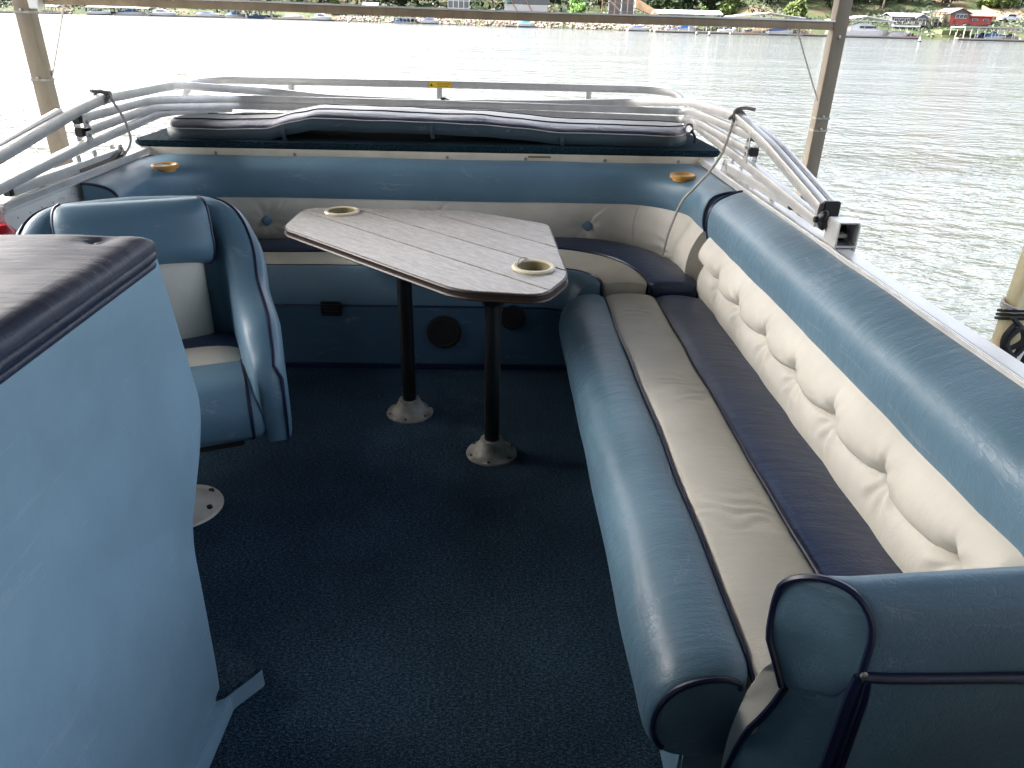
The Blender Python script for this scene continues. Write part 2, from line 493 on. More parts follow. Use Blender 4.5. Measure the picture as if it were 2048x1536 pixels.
sqtube('top_flange', [Vector(p)+Vector((0, -.005, .028)) for p in resample(pts, 12)], .062, .010, m_alu_white, t, rnd=.1)
box('end_bracket', (-2.74, 5.03, 1.405), (.06, .08, .07), m_alu, t)
# dock roof above
t = thing('dock_roof', (0, 0, ROOF_Z), 'dark metal roof over the boat slip, above the picture', 'roof')
box('roof_sheet', (-.75, -.85, ROOF_Z+.06), (6.7, 16.1, .05), plain('roof_underside', (.09, .085, .08), .7), t)
for y in (-7, -4.6, -2.2, .2, 2.9, 5.2, 7.1): box('rafter', (-.55, y, ROOF_Z-.03), (6.3, .07, .12), m_post, t)
t = thing('shade_wall', (-.3, -6.5, 0), 'unseen timber wall added behind the camera to block light at that end of the slip', 'wall')  # unseen wall, added to keep the space behind the camera dark
box('boarding', (-.3, -6.6, 1.0), (6.0, .1, 4.0), plain('dark_timber', (.24, .23, .215), .8), t)
for k in range(20): box('board', (-3.15+k*.3, -6.53, 1.0), (.285, .03, 4.0), plain('dark_timber_b', (.24, .23, .215), .8) if k == 0 else bpy.data.materials['dark_timber_b'], t)
t = thing('shade_partition', (-3.7, -3.8, 0), 'unseen timber partition added to block light beside the slip, behind the camera at the left', 'wall')  # both partitions are unseen, added to keep light off surfaces facing the camera
for k in range(20): box('board', (-3.72, -6.4+k*.31, 1.0), (.03, .295, 3.9), bpy.data.materials['dark_timber_b'], t)
t = thing('shade_partition', (2.6, -3.8, 0), 'unseen timber partition added to block light beside the slip, behind the camera at the right', 'wall')
for k in range(15): box('board', (2.62, -6.4+k*.31, 1.0), (.03, .295, 3.9), bpy.data.materials['dark_timber_b'], t)
t = thing('dock_walkway', (-.3, -4, -.4), 'timber dock walkway behind the boat, outside the picture', 'dock')
m_deckwood = plain('dock_planks', (.12, .10, .08), .8)
for k in range(24): box('plank', (-.3, -1.95-k*.19, -.45), (6.0, .178, .04), m_deckwood, t)
# thin stay cables
def cable(a, b, label):
    tag(tube('stay_cable', [Vector(a), Vector(a).lerp(Vector(b), .5)+Vector((0, 0, -.004)), Vector(b)], .006, m_cord, None, 6), label, 'cable')
cable((-2.75, 5.45, 1.50), (-2.78, 5.08, .985), 'thin white stay cable beside the left dock post')
cable((1.94, 5.15, 1.36), (2.19, 5.21, .93), 'thin white stay cable running down to the right dock post')

# rope knot on the far right post + bumper
t = thing('rope_bundle', (2.28, 2.9, .25), 'black and white ropes knotted round the rusty post at the right edge', 'rope')
def coil(name, cx, cy, z, r, turns, pitch, rr, mat, tilt=0):
    P = []
    for k in range(int(turns*24)+1):
        a = k/24*2*pi; P.append(Vector((cx+r*cos(a), cy+r*sin(a), z+pitch*k/24+tilt*sin(a))))
    return tube(name, P, rr, mat, t, 6)
coil('white_rope', 2.285, 2.93, .31, .066, 3, .011, .005, m_rope_white, .01)
coil('black_rope', 2.285, 2.93, .26, .068, 3, .018, .007, m_rope_black, -.02)
P = cr([(2.25, 2.86, .28), (2.20, 2.84, .22), (2.22, 2.84, .16), (2.27, 2.82, .21), (2.25, 2.83, .26), (2.21, 2.83, .2), (2.25, 2.82, .14), (2.29, 2.82, .2), (2.31, 2.83, .27), (2.33, 2.83, .2), (2.32, 2.84, .1), (2.35, 2.85, .02), (2.36, 2.86, -.12)], 60)
tube('black_knot', P, .012, m_rope_black, t, 7)
P = cr([(2.22, 2.86, .30), (2.28, 2.83, .23), (2.26, 2.82, .12), (2.31, 2.82, .05), (2.33, 2.84, -.1)], 30)
tube('black_tail', P, .010, m_rope_black, t, 7)
t = thing('dock_bumper', (2.42, 2.98, -.1), 'small white dock bumper behind the knotted ropes on the rusty post', 'bumper')
box('pad', (2.42, 3.02, .10), (.12, .12, .34), m_white, t, bev=.02); box('cap', (2.42, 3.02, .285), (.13, .13, .03), m_alu_dull, t)

# ================================================================== RIGHT BENCH
def line_y(x, y0, y1, n=90): return [Vector((x, y0+(y1-y0)*i/(n-1), 0)) for i in range(n)]
rb = thing('bench', (.65, 1.85, 0), 'long blue, cream and navy cushioned bench along the right side wall with a tufted back', 'bench')
Y0, Y1 = .885, 2.795
# roll : prof in t over x .28..(.46)
def edge_wave(x, amp, seed, y0=Y0, y1=Y1, n=110):
    return [Vector((x+amp*nz((0, p.y, seed), 4.), p.y, 0)) for p in line_y(x, y0, y1, n)]
ca = edge_wave(.28, .004, 1.3); cb = edge_wave(.458, .006, 5.1)
ca = densify(ca); cb = densify(cb)
roll_prof = smooth_prof([(1, .385), (.96, .402), (.78, .413), (.50, .408), (.22, .382), (.05, .335), (0, .28), (.06, .225), (.25, .185), (.5, .172)], 26) + [(.98, .18), (1.0, .30)]
loft2('roll_cushion', ca, cb, roll_prof, m_blue, rb, .006, 3.2, endround=.05)
c2 = densify(edge_wave(.669, .006, 9.7)); c3 = densify(edge_wave(.884, .002, 3.3))
def pad_prof(zt, crown, th=.10, e=.006, n=12, zt2=None):
    zt2 = zt if zt2 is None else zt2
    pr = [(0, zt-.03)]
    for k in range(n+1):
        u = k/n; zz = zt+(zt2-zt)*u
        pr.append((u*.996+.002, zz+crown*sin(pi*u)**.7-e*(abs(2*u-1)**8)))
    pr += [(1, zt2-.03), (1, zt2-th), (0, zt-th)]
    return pr
def wrinkled(name, Ca, Cb, prof, mat, parent, wr, endround=.04, **k):
    o = loft2(name, Ca, Cb, prof, mat, parent, .006, 3., endround=endround, **k)
    org = Vector(parent['_org'])
    for v in o.data.vertices:
        p = v.co+org
        if p.z < .37: continue
        for (cx, cy, rad, amp, ang) in wr:
            dx, dy = p.x-cx, p.y-cy; r = hypot(dx, dy)
            if r < rad*2.2:
                u = dx*cos(ang)+dy*sin(ang)
                v.co.z += amp*exp(-(r/rad)**2)*sin(u*150+9*noise.noise(Vector((p.x*14, p.y*14, 2))))
    return o
fine = lambda x, amp, sd, n=300: densify(edge_wave(x, amp, sd, Y0, Y1, n))
CA, CB = fine(.458, .006, 5.1), fine(.669, .006, 9.7)
wr = [(.54, 1.98, .07, .0028, 1.2), (.60, 1.93, .06, .0030, 1.7), (.50, 1.36, .06, .0022, 1.0), (.57, 1.33, .07, .0020, 1.5), (.55, 2.6, .06, .0014, 1.4)]
wrinkled('seat_cushion', CA, CB, pad_prof(.400, .010, n=20), m_cream, rb, wr)['label'] = 'cream seat stripe'
loft2('seat_cushion', c2, c3, pad_prof(.402, .012, zt2=.385), m_navy, rb, .006, 3., endround=.04)['label'] = 'navy seat stripe'
for C, seed in ((edge_wave(.458, .006, 5.1), 0), (edge_wave(.669, .006, 9.7), 1)):
    P = [Vector((p.x, p.y, .400+.006*nz(Vector((p.x, p.y, .4)), 3.))) for p in C]
    P = P[3:-2]; P = [P[0]+Vector((0, -.05, -.015))] + P + [P[-1]+Vector((0, .018, -.012)), P[-1]+Vector((0, .028, -.05))]
    tube('piping', P, .0042, m_piping, rb, 6)
P = [Vector((.874, y, .386+.004*nz((0, y, 4), 5))) for y in [Y0+(Y1-Y0)*i/60 for i in range(61)]]
tube('piping', P, .0045, m_piping, rb, 6)
# roll end cap disc with piping
ring = [(.28+.178*t, z) for t, z in roll_prof]
cx_ = sum(a for a, _ in ring)/len(ring); cz_ = sum(b for _, b in ring)/len(ring)
capring = [Vector((cx_+(a-cx_)*.80, Y0-.002, cz_+(b-cz_)*.80)) for a, b in ring]
tube('piping', [p for p in capring[:22]], .006, m_piping, rb, 7)
# base
box('base_panel', (.62, (Y0+Y1)/2+.02, .13), (.50, Y1-Y0-.03, .255), m_blue_smooth, rb, bev=.006)
# tufted back
BTN = [1.045, 1.316, 1.579, 1.839, 2.09, 2.364, 2.615]
def tuft(y, z):
    """returns bulge towards the cabin, for the long bench back"""
    # nearest interval
    if y <= BTN[0]: u = 0.5*min(1, (BTN[0]-y)/.26); dy = BTN[0]-y; s = sin(pi*min(.5, dy/.26)); sag = 0; side = u
    elif y >= BTN[-1]: dy = y-BTN[-1]; s = sin(pi*min(.5, dy/.26)); sag = 0
    else:
        k = max(i for i in range(len(BTN)) if BTN[i] <= y); k = min(k, len(BTN)-2)
        f = (y-BTN[k])/(BTN[k+1]-BTN[k]); s = sin(pi*f); sag = s*(1-.35*cos(pi*f)); dy = min(y-BTN[k], BTN[k+1]-y)
    zb = .515; zs = zb-.024*sag
    if z >= zs:
        q = min(1, (z-zs)/(.632-zs)); b = .046*(sin(pi*min(1, q**.66)))**.7*(.76+.24*s)
    else:
        q = min(1, (zs-z)/(zs-.355)); b = .026*(sin(pi*min(1, q**.8)))**.8*(.76+.24*s)
    r2 = None
    for by in BTN:
        if abs(y-by) < .16:
            r = hypot(y-by, (z-zb)*1.0); th = atan2(z-zb, y-by)
            b -= .026*exp(-(r/.028)**2)
            w = .0036*exp(-((r-.055)/.030)**2)*sin(9*th+by*7)*(1.5 if z < zb else .5)
            b += w
            # tuck going up from the button
            if z > zb: b -= .012*exp(-((y-by-.1*(z-zb))/.007)**2)*exp(-((z-zb)/.055)**2)
    if abs(z-zs) < .006: b -= .004
    return b
NY, NZ = 330, 60
yb0, yb1 = .90, 2.90
rings = []
for i in range(NY+1):
    y = yb0+(yb1-yb0)*i/NY; ring = []
    endk = min(1, sqrt(max(0., min(y-yb0, yb1-y))/.04)) if min(y-yb0, yb1-y) < .04 else 1
    for j in range(NZ+1):
        z = .355+(.632-.355)*j/NZ
        x = .872+.017*(z-.39)/.23 - tuft(y, z)*endk + .003*nz((0, y, z), 9) + .012*(1-endk)
        ring.append(Vector((x, y, z)))
    ring += [Vector((.965, y, .632)), Vector((.965, y, .355))]
    rings.append(ring)
loft('backrest', rings, m_cream, rb, angle=60)
m_button = vinyl('button_vinyl', BLUE, .35, .3)
def diamond(c, nrm, size, mat, parent):
    n_ = Vector(nrm).normalized(); a = n_.cross(Vector((0, 0, 1))).normalized(); b = a.cross(n_)
    rings = []
    for k, (sz, h) in enumerate(((1, -.012), (1.03, .0), (.92, .006), (.6, .009), (.15, .010))):
        rr = []
        for i in range(20):
            t_ = 2*pi*i/20; rad = size*sz/(abs(cos(t_))**1.25+abs(sin(t_))**1.25)**(1/1.25)
            rr.append(Vector(c)+a*rad*cos(t_)+b*rad*sin(t_)+n_*h)
        rings.append(rr)
    return loft('button', rings, mat, parent, angle=40)
for by in BTN:
    xb = .872+.017*(.515-.39)/.23 - tuft(by, .515)
    diamond((xb-.012, by, .517), (-1, 0, .1), .024, m_button, rb)
# bolster
bolster_prof = smooth_prof([(0, .600), (-.07, .635), (-.10, .680), (-.03, .725), (.18, .757), (.5, .778), (.82, .793), (1.0, .797)], 24)+[(1.03, .72), (1.0, .60)]
ca = densify([Vector((.885+.003*nz((0, p.y, 2), 3), p.y, 0)) for p in line_y(.885, .80, 2.93, 110)]); cb = densify(line_y(1.003, .80, 2.93, 110))
loft2('bolster', ca, cb, bolster_prof, m_blue, rb, .005, 3.0, endround=.045, wobx=.003)
P = [Vector((.885+.118*t*.97+.002, 2.925, .70+(z-.70)*.97)) for t, z in bolster_prof[:24]]
tube('piping', P, .006, m_piping, rb, 7)
P = [Vector((.883+.003*nz((0, y, 2), 3), y, .612+.003*nz((0, y, 7), 6))) for y in [.84+2.05*i/70 for i in range(71)]]
tube('seam', P, .0022, m_cream, rb, 5)

# ------------------------------------------------------------------ near arm (end of bench)
ar = thing('armrest', (.72, .75, 0), 'blue padded armrest with navy piping closing the near end of the long bench, bottom right', 'armrest')
def yz_extrude(name, prof, xa, xb, mat, parent, n=24, rnd=.012, angle=50, wob=.003):
    rings = []
    cy = sum(p[0] for p in prof)/len(prof); cz = sum(p[1] for p in prof)/len(prof)
    stations = [0, .15, .4, .7, 1.0]
    xs_ = [xa+rnd*s for s in stations]+[xa+rnd+(xb-xa-2*rnd)*(i+1)/n for i in range(n-1)]+[xb-rnd*s for s in reversed(stations)]
    for x in xs_:
        d = min(x-xa, xb-x); k = 1-(rnd*.9)/.15*(1-sqrt(max(0, 1-(1-min(1, d/rnd))**2)))
        rings.append([Vector((x, cy+(a-cy)*k, cz+(b-cz)*k+wob*nz((x, a, b), 5))) for a, b in prof])
    return loft(name, rings, mat, parent, angle=angle)
def x_end(y): return .418+.100*min(1, max(0, (.795-y)/.078))
def arm_extrude(name, prof, xb, mat, n=26, rnd=.014, inset=.0):
    cy = sum(p[0] for p in prof)/len(prof); cz = sum(p[1] for p in prof)/len(prof); rings = []
    for s_ in [0, .12, .35, .7, 1.0]+[1+(i+1) for i in range(n)]:
        d = rnd*min(s_, 1); k = 1-.06*(1-sqrt(max(0, 1-(1-min(1, s_))**2))); ring = []
        for a, b in prof:
            y = cy+(a-cy)*k; z = cz+(b-cz)*k; x0 = x_end(y)+inset+d
            x = x0 if s_ <= 1 else x0+(xb-x0)*(s_-1)/n
            ring.append(Vector((x, y+.003*nz((x, a, b), 5), z+.004*nz((x, a, b), 4)+.022*min(1, max(0, (x-.5)/.25))*max(0, b-.6)/.13)))
        rings.append(ring)
    return loft(name, rings, mat, ar, angle=50), rings
arm_top = smooth_prof([(.775, .500), (.785, .540), (.800, .600), (.803, .655), (.790, .700), (.765, .725), (.740, .724), (.722, .695), (.715, .650), (.714, .590)], 34)
_, RT = arm_extrude('top_roll', arm_top+[(.730, .53)], 1.03, m_blue)
arm_low = smooth_prof([(.772, .505), (.780, .45), (.795, .38), (.822, .28), (.845, .15), (.85, .0)], 14)+[(.722, .0), (.720, .28), (.719, .585), (.75, .56)]
arm_extrude('lower_body', arm_low, 1.03, m_blue, inset=.004)
P = [p+Vector((-.001, -.001, 0)) for p in RT[1][:34]]
tube('piping', P, .0055, m_piping, ar, 7)
tube('piping', [Vector((.517, .712, .594)), Vector((.56, .711, .592)), Vector((.8, .711, .592)), Vector((1.03, .711, .592))], .0085, m_piping, ar, 8)
tube('piping', [Vector((x_end(a)+.003, a, b)) for a, b in arm_low[:14]], .0055, m_piping, ar, 7)
for dx in (0, .010, .020):
    tube('piping', [Vector((.515+dx*.6, .712, .592)), Vector((.513+dx, .714, .55)), Vector((.508+dx*1.3, .715, .30)), Vector((.505+dx*1.3, .716, .0))], .0075, m_piping, ar, 7)
lathe('tack', [(0, .004), (.005, .003), (.006, 0), (0, 0)], (.515, .704, .606), m_screw, ar, 8, Matrix.Rotation(pi/2, 3, 'X'))
# cream side cushion on the arm's bench side
pr = smooth_prof([(.768, .540), (.785, .549), (.812, .49), (.836, .42), (.856, .33), (.866, .25), (.864, .16), (.86, .06)], 18)+[(.845, .06), (.842, .15), (.818, .28), (.790, .38), (.772, .45), (.764, .50)]
arm_extrude('end_cushion', pr, .858, m_cream, 16, .006, inset=.007)

# ================================================================== REAR BENCH
rr_ = thing('rear_bench', (-.3, 3.2, 0), 'curved blue and cream bench along the stern behind the table', 'bench')
Ca = U_path(-1.465, .885, 3.475, 2.93, 2.985, .27); Cb = U_path(-1.595, 1.003, 3.600, 2.93, 2.985, .07)
Ca, Cb = densify(Ca), densify(Cb)
bp = smooth_prof([(0, .612), (-.09, .645), (-.11, .69), (-.04, .730), (.15, .757), (.45, .772), (.8, .780), (1.0, .780)], 24)+[(1.03, .70), (1.0, .60)]
rings = []
Lb = len(Ca)
for i, (a, b) in enumerate(zip(Ca, Cb)):
    e = min(i, Lb-1-i); k = 1 if e > 6 else .84+.16*sqrt(1-(1-e/7)**2)
    ring = []
    for t_, z in bp:
        ln = (b-a).length; u = t_*min(1, .14/ln) if t_ < 0 else t_
        p = a+(b-a)*(.45+(u-.45)*k); zz = .69+(z-.69)*k
        p = Vector((p.x, p.y, zz+.004*nz((p.x, p.y, z), 3)))
        p += (b-a).normalized()*.004*nz((p.x, p.y, z+4), 3)
        ring.append(p)
    rings.append(ring)
loft('bolster', rings, m_blue_smooth, rr_, angle=60)
for idx in (2, Lb-3):
    tube('piping', rings[idx][:24], .006, m_piping, rr_, 7)
for (x, y) in ((-1.45, 3.385), (.868, 3.375)):
    t = thing('cup_holder', (x, y, .775), 'amber round cup holder set in the %s corner of the stern bolster' % ('left' if x < 0 else 'right'), 'cup holder', 'amber cup holders in the bolster corners')
    zt = .764
    lathe('rim', [(.044, 0), (.044, .006), (.050, .010), (.057, .009), (.058, .002), (.057, -.006), (.044, -.004)], (x, y, zt), m_amber, t, 32)
    lathe('cup', [(.0, .001), (.040, .001), (.0435, .005), (.0445, .005), (.043, -.02), (0, -.02)], (x, y, zt), m_amber, t, 32)
# backrest of the rear bench
nS = 420
Cin = resample([p+Vector((0, 0, 0)) for p in U_path(-1.43, .845, 3.545, 2.93, 2.99, .22)], nS)
Ctop = resample(U_path(-1.465, .885, 3.475, 2.93, 2.985, .27), nS)
Cback = resample(U_path(-1.55, .97, 3.59, 2.93, 2.985, .20), nS)
RB = [(-1.068, 3.46), (-.30, 3.46), (.467, 3.46)]
def rtuft(p, z):
    b = 0; q = (z-.36)/(.625-.36); b = .045*max(0, sin(pi*min(1, max(0, q))))**.6
    for bx, by in RB:
        d = p.x-bx
        if abs(d) < .35 and p.y > 3.2:
            r = hypot(d, z-.498); th = atan2(z-.498, d)
            b -= .034*exp(-(r/.055)**2)
            b += .0035*exp(-((r-.07)/.035)**2)*sin(8*th+bx*5)
            dd = z-.498
            if dd > 0: b -= .006*exp(-((d-.9*dd)/.008)**2)*min(1, r/.03)
            else: b -= .003*exp(-(dd/.006)**2)*(1 if d < 0 else 0)*exp(-abs(d)/.15)
    # gather in the right corner low down
    d = hypot(p.x-.79, (p.y-3.33)); r = hypot(d, z-.42)
    if d < .25: b -= .03*exp(-(r/.05)**2); b += .004*exp(-((r-.07)/.04)**2)*sin(12*atan2(z-.42, p.x-.79+p.y-3.33))
    return b
rings = []
for i in range(nS):
    a, c, k = Cin[i], Ctop[i], Cback[i]; ring = []
    n_ = (a-k).normalized()
    for j in range(45):
        q = j/44; z = .355+(.635-.355)*q
        p = a.lerp(c, q); b = rtuft(p, z)
        p = p+n_*(b-.012)
        ring.append(Vector((p.x, p.y, z+.003*nz((p.x, p.y, z), 6))))
    ring += [Vector((k.x, k.y, .635)), Vector((k.x, k.y, .355))]
    rings.append(ring)
loft('backrest', rings, m_cream, rr_, angle=60)
for bx, by in RB:
    # find the nearest ring for button depth
    i = min(range(nS), key=lambda i: abs(Cin[i].x-bx) + (0 if Cin[i].y > 3.3 else 9))
    p = rings[i][22]
    diamond((bx, p.y-.006, .498), (0, -1, .15), .026, m_button, rr_)
P = [rings[i][40]+Vector((0, 0, -.004)) for i in range(0, nS, 4)]
# vertical seam in the right corner
i = min(range(nS), key=lambda i: hypot(Cin[i].x-.72, Cin[i].y-3.50)); tube('seam', [rings[i][j]+Vector((-.001, -.001, 0)) for j in range(2, 42, 2)], .0016, m_cream, rr_, 5)
# seat stripes
def seatcurve(yl, xs_, xe, ye, ymid=None, n=120):
    ym = yl if ymid is None else ymid
    pts = [Vector((-1.40, yl, 0)), Vector((-.9, yl, 0)), Vector((-.3, yl+(ym-yl)*.5, 0)), Vector((xs_, ym, 0))]
    A = resample(cr(pts, 60), int(n*.62))
    s, e = A[-1], Vector((xe, ye, 0)); c = Vector((xe-.01, ym+.01, 0))
    B = [s*(1-t)**2+c*2*t*(1-t)+e*t*t for t in [i/(n-len(A)) for i in range(1, n-len(A)+1)]]
    return A+B
S0 = seatcurve(2.945, .12, .345, 2.865); S1 = seatcurve(3.05, .12, .462, 2.865, 3.08)
S2 = seatcurve(3.25, .15, .657, 2.865, 3.38); S3 = seatcurve(3.46, .30, .862, 2.865, 3.58)
rp = smooth_prof([(1, .408), (.95, .424), (.75, .432), (.45, .424), (.18, .395), (.02, .35), (-.02, .30), (.05, .26)], 20)+[(.98, .26)]
loft2('roll_cushion', densify(S0), densify(S1), rp, m_blue_smooth, rr_, .004, 3, endround=.04)
loft2('seat_cushion', densify(S1), densify(S2), pad_prof(.424, .010), m_cream, rr_, .004, 3, endround=.04)['label'] = 'cream seat stripe'
loft2('seat_cushion', densify(S2), densify(S3), pad_prof(.426, .010), m_navy, rr_, .004, 3, endround=.04)['label'] = 'navy seat stripe'
for C, zz in ((S1, .424), (S2, .426)):
    P = [Vector((p.x, p.y, zz+.004*nz(p, 3))) for p in C[:-3]]+[Vector((C[-1].x, C[-1].y+.005, zz-.012)), Vector((C[-1].x, C[-1].y-.002, zz-.06))]
    tube('piping', P, .0045, m_piping, rr_, 6)
P = [Vector((p.x, p.y, .283)) for p in S0]+[Vector((.46, 2.845, .30)), Vector((.66, 2.845, .30)), Vector((.86, 2.85, .32))]
tube('piping', P, .006, m_piping, rr_, 6)
# fascia below
m_fascia = vinyl('shaded_blue_fascia', (.035, .080, .13), .5, .2)  # blue darkened in the colour itself to stand in for shade below the seat
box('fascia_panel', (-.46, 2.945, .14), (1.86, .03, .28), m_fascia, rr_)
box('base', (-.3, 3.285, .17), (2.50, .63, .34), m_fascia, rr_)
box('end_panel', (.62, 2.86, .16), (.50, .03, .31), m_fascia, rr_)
box('kick_strip', (-.46, 2.924, .012), (1.86, .012, .024), m_piping, rr_)
box('vent', (-.67, 2.926, .275), (.085, .012, .062), m_dark, rr_)
for k in range(4): box('slat', (-.67, 2.919, .253+k*.014), (.075, .006, .004), m_black, rr_, bev=.001)
def speaker(x, z, r):
    ax = Matrix.Rotation(pi/2, 3, 'X')
    lathe('speaker', [(0, .006), (r*.3, .010), (r*.75, .008), (r*.8, .012), (r, .010), (r, -.002), (0, -.002)], (x, 2.928, z), m_dark, rr_, 36, ax)
speaker(-.195, .175, .075); speaker(.10, .245, .055)

# ------------------------------------------------------------------ stern platform and sun pad
pf = thing('stern_platform', (-.3, 4.0, .7), 'stern platform with teal carpet top and cream front trim board behind the bench', 'platform')
box('trim_board', (-.285, 3.63, .7875), (2.72, .03, .043), m_trim, pf, bev=.004)
prism('carpet_top', roundpoly([(-1.655, 3.618), (1.085, 3.618), (1.115, 3.66), (1.085, 4.45), (.9, 4.75), (-1.5, 4.75), (-1.69, 4.45), (-1.69, 3.66)], .02), .809, .838, m_carpet_plat, pf, bev=.008)
box('box_body', (-.3, 4.1, .39), (2.45, .94, .76), m_white, pf)
for x in (-1.36, -.985, -.32, .0, .42, .86, -1.60):
    pass
for x in (-1.30, -.93, -.21, .165, .545, .90):
    lathe('screw', [(0, .004), (.006, .0035), (.0085, 0), (0, 0)], (x, 3.615, .787), m_screw, pf, 12, Matrix.Rotation(pi/2, 3, 'X'))
box('latch_slot', (.23, 3.614, .797), (.11, .006, .010), m_ivory_in, pf, bev=.002)

sp_ = thing('sun_pad', (-.3, 3.95, .84), 'wavy navy sun pad cushion with cream stripes lying on the stern platform', 'cushion')
def pad_top(x):
    # height of the front top edge along x
    k = [(-1.60, .885), (-1.3, .884), (-1.08, .893), (-.95, .925), (-.85, .943), (-.55, .940), (-.3, .934), (-.05, .931), (.12, .918), (.32, .902), (.6, .898), (.99, .893)]
    for (a, b), (c, d) in zip(k, k[1:]):
        if x <= c:
            f = max(0, (x-a)/(c-a)); f = f*f*(3-2*f)*.5+f*.5; return b+(d-b)*f
    return k[-1][1]
def pad_pt(x, v):
    """v 0..1 from front to back; the edge wanders a little"""
    y = 3.705+.50*v
    e = max(0, abs(x+.31)-1.16)/.12
    yy = 3.955+(y-3.955)*(sqrt(max(0, 1-min(1, e)**2*.75)))
    lift = .026*sin(pi*v)**.8
    return Vector((x, yy, pad_top(x)+lift+.004*nz((x, y, 0), 6)-.003*(1 if v in (0, 1) else 0)))
NX = 150
def pad_strip(name, v0, v1, mat, lab=None):
    rings = []
    for i in range(NX+1):
        x = -1.585+2.56*i/NX; m_ = 9
        top = [pad_pt(x, v0+(v1-v0)*j/m_)+Vector((0, 0, .004*sin(pi*j/m_)+.0022*nz((x*14, j*.6, 3), 1)*(.4 if v0 == 0 else 0))) for j in range(m_+1)]
        bot = [Vector((p.x, p.y, p.z-.03)) for p in (top[-1], top[0])]
        rings.append(top+bot)
    o = loft(name, rings, mat, sp_, angle=60)
    if lab: o['label'] = lab
m_pad_navy = vinyl('sun_pad_navy', (.02, .025, .05), .28, .8)
m_pad_white = vinyl('sun_pad_white', (.55, .54, .52), .38, .5)
pad_strip('top_panel', 0, .30, m_pad_navy, 'navy front stripe of the pad')
pad_strip('top_panel', .30, .66, m_pad_white, 'cream middle stripe of the pad')
pad_strip('top_panel', .66, 1, m_pad_white, 'cream rear stripe of the pad')
for v in (.30, .66):
    tube('piping', [pad_pt(-1.585+2.56*i/NX, v)+Vector((0, 0, .001)) for i in range(NX+1)], .0045, m_piping, sp_, 6)
per = [pad_pt(-1.585+2.56*i/NX, 0) for i in range(NX+1)]+[pad_pt(.975-2.56*i/NX, 1) for i in range(NX+1)]
tube('piping', [p+Vector((0, -.003 if i <= NX else .003, 0)) for i, p in enumerate(per)], .0022, m_wpipe, sp_, 6, loop=True)
c_ = Vector((-.305, 3.955, 0))
rings = []
for p in per:
    n_ = Vector((0, -1, 0)) if p.y < 3.955 else Vector((0, 1, 0))
    if p.x < -1.5: n_ = (n_+Vector((-1.2, 0, 0))).normalized()
    if p.x > .9: n_ = (n_+Vector((1.2, 0, 0))).normalized()
    lowz = p.z-.055
    rings.append([p+Vector((0, 0, -.002)), p+n_*.006+Vector((0, 0, -.018)), p+n_*.006+Vector((0, 0, -.040)), Vector((p.x, p.y, lowz)), Vector((p.x, p.y, lowz))-n_*.03, p-n_*.03+Vector((0, 0, -.012))])
loft('side_band', rings, m_blue_dark, sp_, ring_loop=True, caps=False)
V = []; 
for i in range(NX+1):
    x = -1.585+2.56*i/NX; V += [pad_pt(x, 0)+Vector((0, .01, -.054)), pad_pt(x, 1)+Vector((0, -.01, -.054))]
mo('underside', V, [(2*i, 2*i+1, 2*i+3, 2*i+2) for i in range(NX)], m_piping, sp_)
for x in (-1.0, -.292, .337):
    p = pad_pt(x, 0)
    P = cr([p+Vector((0, -.004, -.006)), p+Vector((.003, -.014, -.03)), p+Vector((.006, -.012, -.055)), p+Vector((.01, -.004, -.075))], 10)
    rings = [[q+Vector((-.010, 0, 0)), q+Vector((.010, 0, 0)), q+Vector((.010, .004, 0)), q+Vector((-.010, .004, 0))] for q in P]
    loft('strap', rings, m_blue_dark, sp_, angle=30)
t = thing('tie_ring', (1.0, 3.9, .86), 'small metal ring with a dark tail at the right end of the sun pad', 'ring')
tube('ring', [Vector((1.0+.022*cos(a), 3.88, .905+.022*sin(a))) for a in [2*pi*k/16 for k in range(16)]], .006, m_screw, t, 6, loop=True)
tube('tail', cr([(1.01, 3.87, .90), (1.03, 3.86, .87), (1.03, 3.85, .842)], 8), .006, m_rope_black, t, 6)

# ------------------------------------------------------------------ stern safety rail
sr = thing('stern_rail', (-.3, 4.9, .85), 'grey square-tube safety rail across the stern with a yellow warning label', 'railing')
zr = 1.0
pts = [(-1.87, 4.75, .70), (-1.87, 4.80, .985), (-1.68, 4.95, 1.0), (-.39, 4.95, 1.003), (1.00, 4.95, .998), (1.19, 4.82, .985), (1.20, 4.70, .70)]
P = fillet([pts[0], pts[1]]+pts[2:5]+pts[5:], .12)
sqtube('top_rail', pts, .032, .042, m_alu, sr, .13)
for x in (-1.25, -.33, .61): sqtube('stanchion', [(x, 4.95, .985), (x, 4.95, .82)], .034, .034, m_alu, sr)
box('warning_label', (-.325, 4.9325, 1.001), (.140, .0025, .036), m_yellow, sr, bev=.0005)
for r_, (x0, x1) in enumerate(((-.355, -.265), (-.35, -.272), (-.345, -.28))):
    box('label_line', ((x0+x1)/2+.008, 4.9305, 1.010-.009*r_), (x1-x0, .001, .0022), m_ink, sr, bev=0)
mo('warning_mark', [(-.386, 4.9305, .992), (-.368, 4.9305, .992), (-.377, 4.9305, 1.009)], [(0, 1, 2)], m_ink, sr, False)
t = thing('rail_latch', (-.27, 4.2, .97), 'small black latch on the folded bows below the yellow label', 'latch')
box('body', (-.262, 4.23, .990), (.03, .02, .012), m_black, t); box('lever', (-.235, 4.23, .984), (.035, .012, .006), m_black, t, ax=Matrix.Rotation(.4, 3, 'Y'))

# ------------------------------------------------------------------ folded bimini frame
bf = thing('canopy_frame', (-.3, 3.2, .8), 'folded canopy frame of bare aluminium bows resting over the stern and both side walls', 'canopy frame')
T = .033
def bar(name, pts, w=T, h=T, rad=.16, mat=None): return sqtube(name, pts, w, h, mat or m_alu, bf, min(rad, .09), .05)
